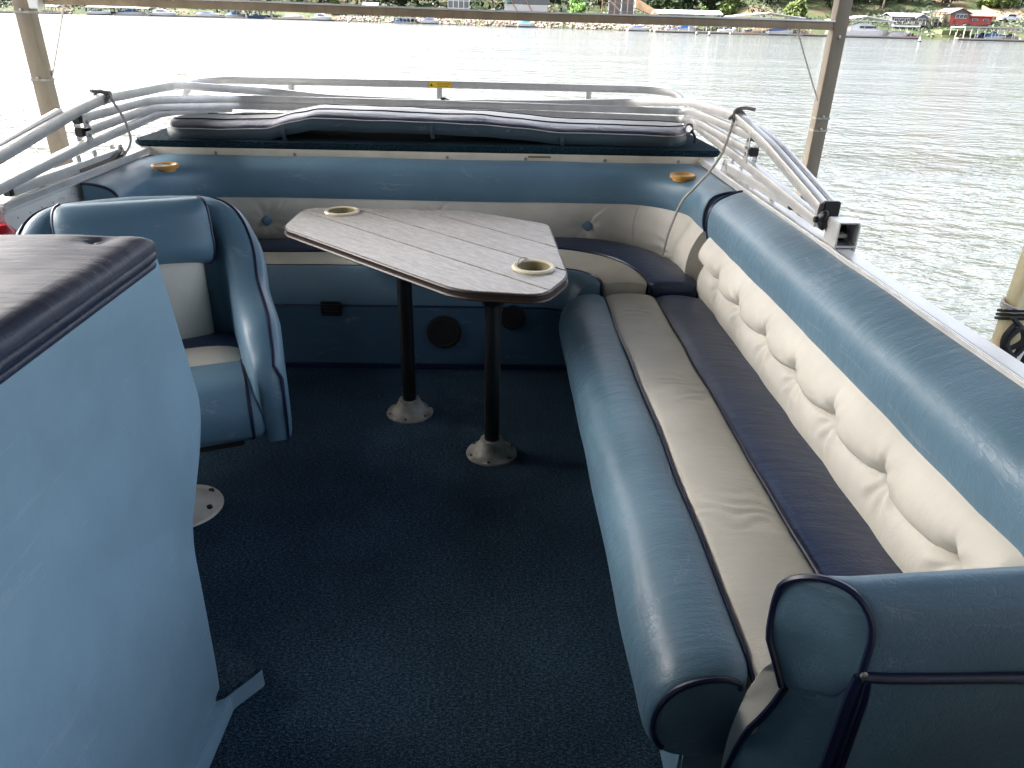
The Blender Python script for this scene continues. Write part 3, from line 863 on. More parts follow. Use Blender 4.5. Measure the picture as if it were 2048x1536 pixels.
# outer bow
bar('bow', [(-1.63, 1.95, .865), (-1.63, 2.56, .945), (-1.63, 3.10, 1.028), (-1.63, 3.30, 1.048), (-1.60, 4.02, 1.047), (-1.15, 4.26, 1.000), (-.9, 4.25, .978), (-.3, 4.25, .965), (.3, 4.25, .972), (.75, 4.25, .99), (1.02, 3.98, 1.022), (1.03, 3.22, 1.040), (1.03, 2.80, .988), (1.03, 2.25, .885)], .033, .036, rad=.12)
bar('bow_sleeve', [(-1.662, 1.95, .872), (-1.662, 2.56, .952), (-1.656, 3.02, 1.026)], .026, .030)
bar('bow_sleeve', [(1.062, 3.04, 1.016), (1.064, 2.80, .992), (1.064, 2.25, .890)], .022, .026)
# middle bows
bar('bow', [(-1.63, 3.10, .995), (-1.63, 3.78, 1.0), (-1.35, 4.18, .972), (-.3, 4.20, .968), (1.05, 4.18, .955), (1.03, 3.80, .985), (1.03, 2.98, .995)], rad=.14)
bar('bow', [(-1.63, 3.10, .945), (-1.63, 3.80, .965), (-1.35, 4.17, .937), (-.3, 4.19, .934), (1.05, 4.17, .915), (1.03, 3.78, .945), (1.03, 2.99, .938)], rad=.14)
# long low arms
bar('arm', [(-1.63, 1.9, .800), (-1.63, 2.51, .850), (-1.63, 3.05, .892), (-1.62, 3.86, .935), (-1.38, 4.15, .925)], .030, .034)
bar('arm', [(1.03, 3.92, .928), (1.03, 2.95, .884), (1.03, 2.26, .842)], .030, .034)
# short bottom bars
bar('brace_bar', [(-1.635, 3.36, .824), (-1.635, 2.56, .826)], .030, .034)
bar('brace_bar', [(1.035, 3.26, .828), (1.035, 2.50, .842)], .030, .034)
def endcap(c, d, s=.030, name='end_cap'):
    return box(name, c, (s, .020, s), m_black, bf, bev=.004)
endcap((-1.635, 2.552, .826), 0); endcap((1.035, 2.492, .842), 0, .034)
endcap((-1.632, 3.088, .995), 0, .034); endcap((-1.632, 3.088, .945), 0, .034)
endcap((1.035, 2.965, .995), 0, .034); endcap((1.035, 2.972, .938), 0, .034)
endcap((1.048, 2.24, .886), 0, .052)
def bracket(x, y, z, s=1):
    for dx in (-.019, .019): box('bracket', (x+dx, y, z-.012), (.004, .045, .062), m_alu, bf, bev=.001)
    lathe('pin', [(0, .004), (.007, .003), (.008, 0), (0, 0)], (x-.021*s, y, z-.008), m_screw, bf, 10, Matrix.Rotation(-s*pi/2, 3, 'Y'))
    box('bracket_web', (x, y+.01, z-.040), (.040, .03, .005), m_alu, bf, bev=.001)
for (x, y, z) in ((-1.632, 3.115, .990), (-1.632, 3.115, .940), (1.033, 2.995, .990), (1.033, 3.0, .935)): bracket(x, y, z, 1 if x > 0 else -1)
bracket(1.045, 2.275, .872, 1)
for (x, y) in ((-1.63, 3.03), (-1.63, 3.16), (1.03, 2.92), (1.03, 3.08)):
    z = .880 if x < 0 else .878
    box('hinge_tab', (x-.0, y, z-.045), (.005, .030, .062), m_alu, bf, bev=.001)
    lathe('pin', [(0, .003), (.006, .002), (.007, 0), (0, 0)], (x+(.003 if x < 0 else -.003), y, z-.055), m_black, bf, 8, Matrix.Rotation(pi/2*(1 if x < 0 else -1), 3, 'Y'))
# deck mounts on the side walls
def mount(x, y):
    prof = [(y-.05, .806), (y+.04, .806), (y+.012, .858), (y-.012, .858)]
    for dx in (-.017, .017):
        V = [(x+dx+e, a, b) for e in (-.002, .002) for a, b in prof]
        mo('mount_plate', V, [(3, 2, 1, 0), (4, 5, 6, 7), (0, 1, 5, 4), (1, 2, 6, 5), (2, 3, 7, 6), (3, 0, 4, 7)], m_alu, bf, False)
    lathe('pin', [(0, .004), (.007, .003), (.009, 0), (0, 0)], (x-.021, y, .842) if x > 0 else (x+.021, y, .842), m_screw, bf, 10, Matrix.Rotation(-pi/2 if x > 0 else pi/2, 3, 'Y'))
mount(-1.635, 3.36); mount(1.035, 3.27)
# big bracket and knob at the right
for dx in (-.030, .030): box('rail_bracket', (1.045+dx, 2.13, .838), (.005, .085, .082), m_alu, bf, bev=.002)
box('rail_bracket', (1.045, 2.165, .84), (.056, .005, .07), m_black, bf, bev=.001)
box('rail_bracket', (1.045, 2.13, .880), (.062, .075, .004), m_alu, bf, bev=.001); box('rail_bracket', (1.045, 2.12, .812), (.056, .07, .004), m_alu, bf, bev=.001)
lathe('hex_bolt', [(0, .03), (.010, .03), (.010, 0), (0, 0)], (1.03, 2.13, .835), m_screw, bf, 6, Matrix.Rotation(pi/2, 3, 'Y'))
kn = []
for k, (rad, h) in enumerate(((.006, 0), (.024, .004), (.026, .012), (.022, .020), (.010, .026), (.009, .036))):
    kn.append([Vector((.985+.030-h, 2.185, .868))+Vector((0, rad*(1+.28*cos(3*a)*(rad > .012))*cos(a), rad*(1+.28*cos(3*a)*(rad > .012))*sin(a))) for a in [2*pi*j/24 for j in range(24)]])
loft('clamp_knob', kn, m_black, bf)
for (x, y, lab) in ((1.035, 3.0, 0), (1.035, 2.7, 0), (-1.635, 2.75, 0), (-1.635, 3.2, 0)): box('rail_stud', (x, y, .818), (.018, .03, .028), m_black if x < 0 else m_alu, bf)

# cords
t = thing('cord', (-1.6, 3.3, .8), 'grey cord tied round the top bow above the left end of the stern bench', 'cord')
tube('strand', cr([(-1.60, 3.32, 1.08), (-1.59, 3.33, 1.03), (-1.575, 3.36, .96), (-1.57, 3.37, .88), (-1.585, 3.34, .83), (-1.60, 3.32, .815)], 30), .0055, m_cord, t, 7)
tube('knot', cr([(-1.63, 3.24, 1.085), (-1.61, 3.30, 1.075), (-1.60, 3.335, 1.07), (-1.605, 3.31, 1.05), (-1.625, 3.30, 1.03), (-1.655, 3.31, 1.06), (-1.63, 3.315, 1.078), (-1.60, 3.325, 1.055)], 30), .007, m_cord_dark, t, 7)
tube('knot', cr([(-1.62, 3.26, .815), (-1.60, 3.34, .835), (-1.59, 3.30, .82), (-1.615, 3.33, .815), (-1.62, 3.0, .812)], 24), .006, m_cord_dark, t, 7)
t = thing('cord', (1.0, 3.2, .8), 'long pale cord hanging from the right bow over the bolster into the bench corner', 'cord')
tube('knot', cr([(1.08, 3.17, 1.075), (1.05, 3.20, 1.078), (1.02, 3.22, 1.068), (1.01, 3.215, 1.04), (1.03, 3.205, 1.015), (1.055, 3.20, 1.03), (1.04, 3.215, 1.062), (1.01, 3.22, 1.045), (.99, 3.20, 1.035)], 36), .007, m_cord_dark, t, 7)
tube('strand', cr([(1.012, 3.21, 1.045), (1.00, 3.20, .985), (.965, 3.16, .90), (.915, 3.13, .83), (.868, 3.14, .765), (.825, 3.16, .70), (.80, 3.17, .62), (.785, 3.20, .52), (.785, 3.24, .425)], 50), .0058, m_cord, t, 7)

# ================================================================== TABLE
tb = thing('table', (-.28, 2.65, 0), 'wood-grain table with angled corners on two black pedestals in front of the stern bench', 'table')
poly = [(-.812, 2.85), (-.800, 3.190), (-.085, 3.178), (.238, 2.965), (.255, 2.30), (.165, 2.115), (-.10, 2.150)]
rads = [.06, .09, .05, .04, .05, .06, .07]
outline = [Vector((p.x, p.y, 0)) for p in roundpoly([Vector((a, b, 0)) for a, b in poly], rads, 7)]
def clip(P, n, c, keep):
    out = []
    for i in range(len(P)):
        a, b = P[i-1], P[i]; da = (a.dot(n)-c)*keep; db = (b.dot(n)-c)*keep
        if da >= 0: 
            if db < 0: out.append(a.lerp(b, da/(da-db)))
        else:
            if db >= 0: out.append(a.lerp(b, da/(da-db)))
        if db >= 0: out.append(b)
    return out
nn = Vector((.70, .714, 0)).normalized(); cuts = [1.672, 1.862, 2.052]
inset = []
N_ = len(outline)
for i, p in enumerate(outline):
    tg = (outline[(i+1) % N_]-outline[i-1]).normalized(); inset.append(p+Vector((tg.y, -tg.x, 0))*-.0035*(-1))
cen = sum(outline, Vector((0, 0, 0)))/N_
inset = [p+(cen-p).normalized()*.004 for p in outline]
lims = [-9]+cuts+[99]
CUPS = [(-.628, 3.11), (.146, 2.381)]
def holed(name, outer, holes, z0, z1, mat):
    from mathutils.geometry import tessellate_polygon
    loops = [[Vector((p.x, p.y, 0)) for p in outer]]+[[Vector((x+.0575*cos(2*pi*k/32), y+.0575*sin(2*pi*k/32), 0)) for k in range(32)] for x, y in holes]
    tri = tessellate_polygon(loops); P = [p for l in loops for p in l]; n = len(P)
    V = [(p.x, p.y, z1) for p in P]+[(p.x, p.y, z0) for p in P]
    F_ = [tuple(t) for t in tri]+[tuple(i+n for i in reversed(t)) for t in tri]; o = 0
    for l in loops:
        for i in range(len(l)): j = (i+1) % len(l); F_.append((o+i, o+j, o+j+n, o+i+n))
        o += len(l)
    return mo(name, V, F_, mat, tb, False)
for a, b in zip(lims, lims[1:]):
    P = clip(clip(inset, nn, a+.0050, 1), nn, b-.0050, -1)
    Q = [P[0]]
    for p in P[1:]:
        if (p-Q[-1]).length > 1e-4: Q.append(p)
    if (Q[0]-Q[-1]).length < 1e-4: Q.pop()
    holed('board', Q, [c for c in CUPS if a < nn.dot(Vector((c[0], c[1], 0))) < b], .628, .640, m_table)
holed('core', outline, CUPS, .609, .6285, m_edge)
# rim moulding
rp_ = [p+Vector((0, 0, .634)) for p in outline]
tube('edge_moulding', rp_, .0042, m_edge, tb, 6, loop=True)
tube('edge_moulding', [p+(p-cen+Vector((0, 0, 0))).normalized()*.003+Vector((0, 0, .613)) for p in outline], .005, m_edge, tb, 6, loop=True)
def cup(x, y):
    h = lathe('cup_holder', [(.055, -.002), (.0565, .006), (.062, .009), (.070, .008), (.0745, .003), (.073, -.001)], (x, y, .641), m_ivory, tb, 40)
    ob = lathe('cup', [(0, -.064), (.040, -.064), (.046, -.058), (.0525, .004), (.0555, .005), (.050, -.060), (.045, -.070), (0, -.070)], (x, y, .641), m_ivory_in, tb, 40)
    return h
cup(-.628, 3.11); cup(.146, 2.381)
for hx, hy in ((-.628, 3.11), (.146, 2.381)):
    lathe('cup_sleeve', [(.056, -.030), (.060, -.034), (.058, -.084), (.053, -.092), (.047, -.092), (.052, -.084)], (hx, hy, .641), m_ivory, tb, 32)
def pedestal(x, y):
    tube('pole', [Vector((x, y, .05)), Vector((x, y, .30)), Vector((x, y, .60))], .027, m_blackmetal, tb, 24)
    f = lathe('floor_flange', [(0, .062), (.034, .062), (.040, .060), (.043, .052), (.052, .030), (.064, .016), (.078, .010), (.088, .007), (.091, .001), (0, .001)], (x, y, 0), m_alu_dull, tb, 40)
    for k in range(6):
        a = 2*pi*k/6+.4; lathe('screw', [(0, .003), (.004, .0025), (.0055, -.001), (0, -.001)], (x+.079*cos(a), y+.079*sin(a), .011), m_blackmetal, tb, 8)
    lathe('top_flange', [(0, .0), (.075, .0), (.075, -.008), (.045, -.016), (.034, -.04), (0, -.04)], (x, y, .606), m_blackmetal, tb, 32)
pedestal(-.3085, 2.527); pedestal(.011, 2.232)
tag(tube('twist_wire', cr([(.085, 2.37, .66), (.088, 2.372, .60), (.095, 2.37, .672), (.125, 2.375, .675), (.10, 2.372, .655), (.108, 2.36, .60), (.14, 2.34, .625), (.17, 2.345, .632)], 36), .0016, m_screw, None, 5), 'bent thin wire sticking out of the near cup holder of the table', 'wire')
tag(lathe('paper_scrap', [(0, .003), (.002, .002), (.003, 0), (0, 0)], (.092, .99, .0015), m_paper, None, 6), 'tiny white scrap lying on the carpet', 'scrap')

# ================================================================== SWIVEL CHAIR
ch = thing('swivel_chair', (-.94, 1.93, 0), 'blue bucket swivel chair with cream centre behind the console', 'chair')
CR = Matrix.Rotation(radians(21), 3, 'Z'); CO = Vector((-.955, 1.93, 0))
def cl(x, y, z): return CO+CR @ Vector((x, y, z))
# shell: U shape in plan, top height varies
def shell():
    hw = .285
    plan = cr([(-hw-.005, -.215, 0), (-hw-.005, -.08, 0), (-hw, .07, 0), (-.287, .19, 0), (-.235, .268, 0), (-.12, .290, 0), (0, .295, 0), (.12, .290, 0), (.235, .268, 0), (.287, .19, 0), (hw, .07, 0), (hw+.005, -.08, 0), (hw+.005, -.215, 0)], 91)
    N = len(plan); rings = []
    def top(s):
        # s: 0 front .. 1 centre back
        k = [(0, .52), (.04, .61), (.12, .640), (.22, .660), (.32, .680), (.40, .71), (.48, .765), (.56, .83), (.64, .865), (.72, .878), (1, .885)]
        for (a, b), (c, d) in zip(k, k[1:]):
            if s <= c: f = (s-a)/(c-a); return b+(d-b)*f
        return .885
    fr = frames(plan, Vector((0, 0, 1)))
    for i, p in enumerate(plan):
        s = 1-abs(i/(N-1)*2-1); zt = sum(top(min(1, max(0, s+d))) for d in (-.04, -.02, 0, .02, .04))/5
        x = fr[i][0]; th = .052
        # lean: outward and backward with height
        ring = []
        back = min(1, max(0, (s-.45)/.3))
        zb = .295
        prof = [(-th, zb), (-th, zb+(zt-zb)*.3), (-th, zb+(zt-zb)*.6), (-th*1.05, zt-.045), (-th*.8, zt-.015), (0, zt), (th*.8, zt-.012), (th*1.1, zt-.045), (th*1.2, zb+(zt-zb)*.6), (th, zb+(zt-zb)*.3), (th*.8, zb)]
        bul = min(1, i/6, (N-1-i)/6); bul = sqrt(bul)*.45+.55
        for a, z in prof:
            q = p+x*a*bul
            q = Vector((q.x*(1+.00*(z-.3)), q.y+.12*back*(z-.40), z))
            q.y -= (1-back)*.055*exp(-((z-.44)/.13)**2)*(1 if s < .25 else .0)*(1-s/.25)
            ring.append(cl(q.x, q.y, q.z))
        rings.append(ring)
    o = loft('shell', rings, m_blue_smooth, ch, angle=70)
    tube('piping', [rings[0][k] for k in range(4)]+[r[4]*.6+r[5]*.4+Vector((0, 0, .001)) for r in rings]+[rings[-1][k] for k in (3, 2, 1, 0)], .0045, m_piping, ch, 6)
    return rings
shell()
def cushion(name, w0, w1, y0, z0, y1, z1, th, mat, rnd=.05, bulge=.02, nu=26, nv=22, lab=None):
    """padded slab from (y0,z0) to (y1,z1) in the local yz plane, thickness th towards the front"""
    d = Vector((0, y1-y0, z1-z0)); n_ = Vector((0, -d.z, d.y)).normalized()
    rings = []
    for j in range(nv+1):
        v = j/nv; w = w0+(w1-w0)*v; c = Vector((0, y0, z0))+d*v
        L = d.length; dd = min(v, 1-v)*L; k = 1 if dd > rnd else sqrt(max(0.0, 1-(1-dd/rnd)**2))
        ring = []
        for i in range(nu*2):
            a = 2*pi*i/(nu*2)
            ex = .34; cx = math.copysign(abs(cos(a))**ex, cos(a)); sy = math.copysign(abs(sin(a))**.6, sin(a))
            x = cx*(w/2)*(.90+.10*k); t_ = sy*(th/2)*(.15+.85*k)*(1+bulge/th*2*max(0, 1-(cx)**2))
            q = c+Vector((x, 0, 0))+n_*t_
            ring.append(cl(q.x, q.y, q.z))
        rings.append(ring)
    o = loft(name, rings, mat, ch, angle=70)
    if lab: o['label'] = lab
    return rings
cushion('back_cushion', .33, .335, .185, .44, .235, .735, .11, m_cream, lab='cream centre of the backrest')
hr = cushion('headrest', .42, .415, .215, .700, .262, .892, .135, m_blue_smooth, rnd=.06, bulge=.012)
for idx in (4,): pass
for sgn in (1, -1):
    pp = []
    for r in hr: 
        N = len(r); k = (3 if sgn > 0 else N//2-3); pp.append(r[k])
    pp2 = [r[(len(r)-3) if sgn > 0 else (len(r)//2+3)] for r in hr]
    tube('piping', pp, .0045, m_piping, ch, 6); tube('piping', pp2, .0045, m_piping, ch, 6)
# seat cushion: flat, with navy / cream / blue stripes and a front roll
def seat_strip(name, ya, yb, mat, lab=None, zt=.50):
    rings = []
    for i in range(21):
        u = i/20*2-1; x = .245*u; e = 1-abs(u)**6
        pr = []
        for k in range(7):
            y = ya+(yb-ya)*k/6; pr.append(cl(x, y, zt-.03+.03*e+.008*sin(pi*k/6)+.0*y))
        pr += [cl(x, yb, .37), cl(x, ya, .37)]
        rings.append(pr)
    o = loft(name, rings, mat, ch, angle=60)
    if lab: o['label'] = lab
seat_strip('seat_cushion', .05, .18, m_navy, 'navy rear stripe of the seat', .491)
seat_strip('seat_cushion', -.085, .05, m_cream, 'cream middle stripe of the seat', .497)
rings = []
fp = smooth_prof([(-.085, .496), (-.15, .502), (-.215, .485), (-.255, .44), (-.265, .39), (-.25, .335), (-.21, .305)], 20)+[(-.10, .30), (-.085, .34)]
for i in range(31):
    u = i/30*2-1; x = .262*u; d = 1-abs(u); k = 1 if d > .12 else .86+.14*sqrt(1-(1-d/.12)**2)
    rings.append([cl(x, -.16+(a+.16)*k,   .40+(b-.40)*k) for a, b in fp])
loft('front_roll', rings, m_blue_smooth, ch, angle=60)
for i in (2, 28): tube('piping', rings[i][:20], .005, m_piping, ch, 6)
box('seat_base', tuple(cl(0, 0, .29)), (.40, .38, .03), m_black, ch, rz=radians(21))
tube('pole', [cl(0, 0, .03), cl(0, 0, .285)], .036, m_alu, ch, 20)
lathe('floor_flange', [(0, .05), (.045, .05), (.06, .036), (.09, .020), (.115, .008), (.118, .001), (0, .001)], tuple(CO+Vector((.005, -.03, 0))), plain('worn_white_metal', (.55, .51, .44), .45, .1, .15, 14, .2, 40), ch, 44)
for k in range(6):
    a = 2*pi*k/6-.25; lathe('screw', [(0, .004), (.008, .004), (.010, -.003), (0, -.003)], (CO.x+.005+.092*cos(a), CO.y-.03+.092*sin(a), .020), m_blackmetal, ch, 10)

# ================================================================== CONSOLE
cn = thing('helm_console', (-1.0, .75, 0), 'light blue console with a padded navy top in the left foreground', 'console')
cp = [(.10, 1.008), (1.272, 1.008), (1.300, .865), (1.332, .700), (1.322, .655), (1.290, .600), (1.205, .500), (1.180, .430), (1.176, .300), (1.165, .10), (1.15, .0), (.10, .0)]
cpd = [(p.x, p.y) for p in roundpoly([Vector((a, b, 0)) for a, b in cp], [.001, .01, .05, .02, .03, .05, .05, .04, .05, .02, .001, .001], 5)]
m_console = vinyl('console_vinyl', (.215, .35, .45), .5, .30, .4)
rings = []
for x, ins in ((-1.45, 0), (-.600, 0), (-.5885, .0012), (-.586, .005)):
    cy = .8; cz = .5
    rings.append([Vector((x, a-(ins if a > cy else -ins), b-(ins if b > cz else -ins))) for a, b in cpd])
loft('side_panel', rings, m_console, cn, angle=50)
# padded top
def slab_top(x0, x1, y0, y1, zb, zt, r, mat, parent):
    NXs, NYs = 46, 46; V = []; Fc = []
    for j in range(NYs+1):
        for i in range(NXs+1):
            u = i/NXs; v = j/NYs
            uu = .5-.5*cos(pi*u); vv = .5-.5*cos(pi*v)
            x = x0+(x1-x0)*uu; y = y0+(y1-y0)*vv
            d = min(x-x0, x1-x, y-y0, y1-y)
            k = 1 if d > r else sqrt(max(0, 1-(1-d/r)**2))
            z = zb+(zt-zb)*(.35+.65*k)+.003*nz((x, y, 0), 5)
            dr = hypot(x+.655, y-1.215); z -= .010*exp(-(dr/.022)**2)
            V.append((x, y, z))
    n = NXs+1
    for j in range(NYs):
        for i in range(NXs): a = j*n+i; Fc.append((a, a+1, a+1+n, a+n))
    b0 = len(V)
    border = [i for i in range(n)]+[j*n+NXs for j in range(1, NYs+1)]+[NYs*n+i for i in range(NXs-1, -1, -1)]+[j*n for j in range(NYs-1, 0, -1)]
    for k in border: V.append((V[k][0], V[k][1], zb))
    for q in range(len(border)):
        q2 = (q+1) % len(border); Fc.append((border[q], border[q2], b0+q2, b0+q))
    Fc.append(tuple(range(b0, b0+len(border))))
    return mo('padded_top', V, Fc, mat, parent, angle=60)
slab_top(-1.46, -.580, .10, 1.262, 1.014, 1.050, .030, m_navy_top, cn)
tube('piping', fillet([(-.584, .10, 1.014), (-.584, 1.262, 1.014), (-1.46, 1.262, 1.014)], .025), .009, m_navy_top, cn, 8)
tube('piping', fillet([(-.588, .10, .997), (-.588, 1.262, .997), (-1.46, 1.262, .997)], .02), .007, m_navy_top, cn, 8)
lathe('snap_button', [(0, .005), (.005, .004), (.008, .001), (.009, -.002), (0, -.002)], (-.655, 1.215, 1.040), m_screw, cn, 16)
st_ = thing('carpeted_step', (-.75, 1.1, 0), 'small dark carpeted step at the foot of the console', 'step')
prism('body', [(-.98, .30), (-.583, .30), (-.572, .9), (-.562, 1.15), (-.510, 1.215), (-.62, 1.30), (-.98, 1.30)], .0, .052, m_console, st_, bev=.003)
prism('carpet_cover', [(-.978, 1.12), (-.60, 1.12), (-.568, 1.135), (-.510, 1.213), (-.62, 1.298), (-.978, 1.298)], .0525, .064, m_carpet, st_, bev=.003)

# ================================================================== FAR SHORE
CAMH = 1.4
def far(px, py, y):
    """world point on the line of sight of a photo position, at true distance y"""
    d = Rv*(px-1024)/FPX - Uv*(py-768)/FPX + Fv
    return Vector((0, 0, CAMH))+d*(y/d.y)
shore = [(-900, 170), (-260, 200), (-126, 214), (-70, 222), (-30, 205), (4.5, 186), (30, 168), (55, 160), (80, 158), (105, 157), (160, 150), (600, 130)]
def shore_y(x):
    for (a, b), (c, d) in zip(shore, shore[1:]):
        if x <= c: return b+(d-b)*(x-a)/(c-a)
    return shore[-1][1]
def ground_z(x, y):
    d = y-shore_y(x)
    if d < 0: return -1.0+max(-1.5, d*.15)
    rise = .10 + (.12 if x > 55 else 0)
    base = -1.0+.5*min(1, d/1.5)+rise*d+(.00085*d*d if d < 90 else .00085*8100+.15*(d-90))
    return min(base, 40)+1.0*noise.noise(Vector((x*.03, y*.03, 0)))*min(1, d/10)
V = []; Fc = []
gx = [-900+30*i for i in range(22)]+[-250+6*i for i in range(1, 77)]+[212+30*i for i in range(14)]
offs = [-8, -2, 0, .6, 1.5, 3, 5, 8, 12, 17, 24, 32, 45, 60, 80, 110, 160, 240]
for dd in offs:
    for x in gx: y = shore_y(x)+dd; V.append((x, y, ground_z(x, y)))
n = len(gx)
for j in range(len(offs)-1):
    for i in range(n-1): a = j*n+i; Fc.append((a, a+1, a+1+n, a+n))
t_ = NT('shore_ground')
g1 = t_.noise(.09, 5, .65)
cg = t_.ramp(g1, [(.40, (.022, .034, .014)), (.52, (.04, .052, .022)), (.60, (.07, .055, .035)), (.70, (.12, .085, .055))])
t_.set(col=cg, rough=.95, spec=.1); t_.l(t_.bump(t_.noise(1.2, 4, .7), .6, .3), t_.b.inputs['Normal'])
tag(mo('terrain', V, Fc, t_.m), kind='structure')

# rip-rap rocks along the bank
m_rock = plain('bank_rock', (.17, .14, .115), .9, 0, .3, .8, .5, 6)
V, Fc = [], []
rnd = random.Random(3)
def rock(c, s):
    b = len(V); ico = [(0, 0, 1), (.9, 0, .3), (.28, .85, .35), (-.72, .53, .3), (-.72, -.53, .35), (.28, -.85, .3), (.5, .4, -.6), (-.5, .3, -.6), (0, -.7, -.6)]
    for p in ico: V.append(tuple(Vector(c)+Vector(p)*s*rnd.uniform(.7, 1.2)))
    for f in ((0, 1, 2), (0, 2, 3), (0, 3, 4), (0, 4, 5), (0, 5, 1), (1, 6, 2), (2, 7, 3), (3, 7, 4), (4, 8, 5), (5, 8, 1), (1, 8, 6), (2, 6, 7), (7, 8, 4), (6, 8, 7)): Fc.append(tuple(b+k for k in f))
for k in range(1500):
    x = rnd.uniform(-40, 42) if k < 1100 else rnd.uniform(-150, 120); dd = rnd.uniform(-.3, 3.2); y = shore_y(x)+dd
    rock((x, y, ground_z(x, y)+.1), rnd.uniform(.18, .5))
tag(mo('bank_rocks', V, Fc, m_rock, None, False), 'pale brown rip-rap stones along the far bank below the beam', 'rocks', kind='stuff')

# trees
def leaf_mat(name, col, tr=.25):
    t = NT(name)
    t.set(col=t.ramp(t.noise(.8, 4, .7), [(.3, sc(col, .55)), (.7, sc(col, 1.5))]), rough=.7, spec=.2)
    return t.m
LEAF = [leaf_mat('leaf_dark', (.015, .027, .011)), leaf_mat('leaf_mid', (.024, .042, .015)), leaf_mat('leaf_yellow', (.055, .078, .018)), leaf_mat('leaf_grey', (.032, .042, .024)), leaf_mat('leaf_bright', (.075, .15, .028))]
m_bark = plain('bark', (.10, .075, .055), .9)
def tree_mesh(seed, h, r, trunk, nl, mat, leafs=.55, willow=False):
    q = random.Random(seed); V, Fc = [], []
    blobs = []
    for k in range(q.randint(9, 13)):
        a = q.uniform(0, 2*pi); rr = r*q.uniform(.1, .72); zz = trunk+(h-trunk)*q.uniform(.12, .92)
        rr *= 1-.55*((zz-trunk)/(h-trunk))**2
        blobs.append((Vector((rr*cos(a), rr*sin(a), zz)), r*q.uniform(.28, .5)))
    for k in range(nl):
        c, br = q.choice(blobs)
        d = Vector((q.gauss(0, 1), q.gauss(0, 1), q.gauss(0, .8))); d.normalize(); p = c+d*br*q.uniform(.55, 1.08)
        if willow: p.z -= abs(q.gauss(0, .25))*r
        s = leafs*q.uniform(.5, 1.15); u = Vector((q.gauss(0, 1), q.gauss(0, 1), q.gauss(0, 1))).normalized(); w = u.orthogonal().normalized()
        b = len(V); V += [tuple(p-u*s), tuple(p+w*s*.55), tuple(p+u*s), tuple(p-w*s*.55+Vector((0, 0, s*.25)))]
        Fc.append((b, b+1, b+2, b+3))
    me = bpy.data.meshes.new('crown'); me.from_pydata(V, [], Fc); me.materials.append(mat); me.update()
    return me
def trunk_mesh(seed, h, r0, r):
    q = random.Random(seed); V, Fc = [], []
    def limb(P, rad):
        b = len(V)
        for p, rr in zip(P, rad):
            for k in range(6): V.append((p.x+rr*cos(k*pi/3), p.y+rr*sin(k*pi/3), p.z))
        for i in range(len(P)-1):
            for k in range(6): Fc.append((b+i*6+k, b+i*6+(k+1) % 6, b+(i+1)*6+(k+1) % 6, b+(i+1)*6+k))
    P = [Vector((q.gauss(0, .12)*k, q.gauss(0, .12)*k, h*k/5-.4)) for k in range(6)]
    limb(P, [r0*(1-.16*k) for k in range(6)])
    for k in range(5):
        s = P[2+k % 3]; a = q.uniform(0, 6.28); e = s+Vector((cos(a)*r*.6, sin(a)*r*.6, h*.28))
        limb([s, s.lerp(e, .5)+Vector((0, 0, .2)), e], [r0*.45, r0*.3, r0*.12])
    me = bpy.data.meshes.new('trunk'); me.from_pydata(V, [], Fc); me.materials.append(m_bark); me.update()
    return me
KIND = []
for i in range(8):
    h = [11, 12, 9, 10, 13, 8, 6, 7][i]; r = [4.2, 4.6, 3.8, 4.0, 4.6, 3.6, 3.2, 3.0][i]
    KIND.append((tree_mesh(i, h*.8, r, [.8, 1.2, .6, .7, 1.4, .3, .2, .2][i], 2300, LEAF[[0, 1, 3, 1, 0, 2, 2, 4][i]], .50), trunk_mesh(50+i, h*.75, .28, r)))
LAB = ['dark green broad tree', 'tall mid green tree', 'greyish green tree', 'mid green rounded tree', 'very tall dark tree', 'yellow green tree', 'low yellow green tree', 'bright green tree']
used_labels = {}
def tree(px, y_off, k, s=1.0, where=''):
    x0 = far(px, 20, 170).x/170
    y = 170.
    for _ in range(6): y = shore_y(x0*y)+y_off
    x = x0*y; z = ground_z(x, y)-.2
    t = thing('tree', (x, y, z), '%s %s' % (LAB[k], where), 'tree', 'trees on the far bank')
    for nm, me in (('crown', KIND[k][0]), ('trunk', KIND[k][1])):
        o = bpy.data.objects.new(nm, me); COL.objects.link(o); o.parent = t
        o.scale = (s, s, s*rnd.uniform(.85, 1.1)); o.rotation_euler.z = rnd.uniform(0, 6.28)
    return t
WH = [(0, 'far left behind the docks, left of the left post'), (130, 'behind the docks just right of the left post'), (330, 'on the far bank above the blue covered boats'), (500, 'on the far bank above the beam, left of the white shed'),
      (650, 'beside the white shed on the far bank'), (790, 'between the white shed and the porch'), (900, 'behind the white porch on the far bank'), (1010, 'behind the grey panel wall'), (1150, 'behind the bright tree on the bank'),
      (1300, 'above the earth ramp'), (1400, 'behind the long white dock roof'), (1520, 'behind the open truss dock roof'), (1620, 'left of the right dock post'), (1720, 'above the moored cruiser'), (1850, 'behind the dark house'), (1960, 'behind the red house'), (2060, 'at the far right edge of the bank')]
def where(px): 
    w = min(WH, key=lambda w: abs(w[0]-px)); return w[1]
tree(1152, 5.5, 7, .95, 'standing at the bank in the middle, beside the grey panel wall')
tree(670, 7, 5, .62, 'low on the bank left of the white shed')
tree(1590, 9, 6, .9, 'low beside the dock roofs left of the right dock post')
tree(1405, 12, 7, .55, 'small, behind the long white dock roof')
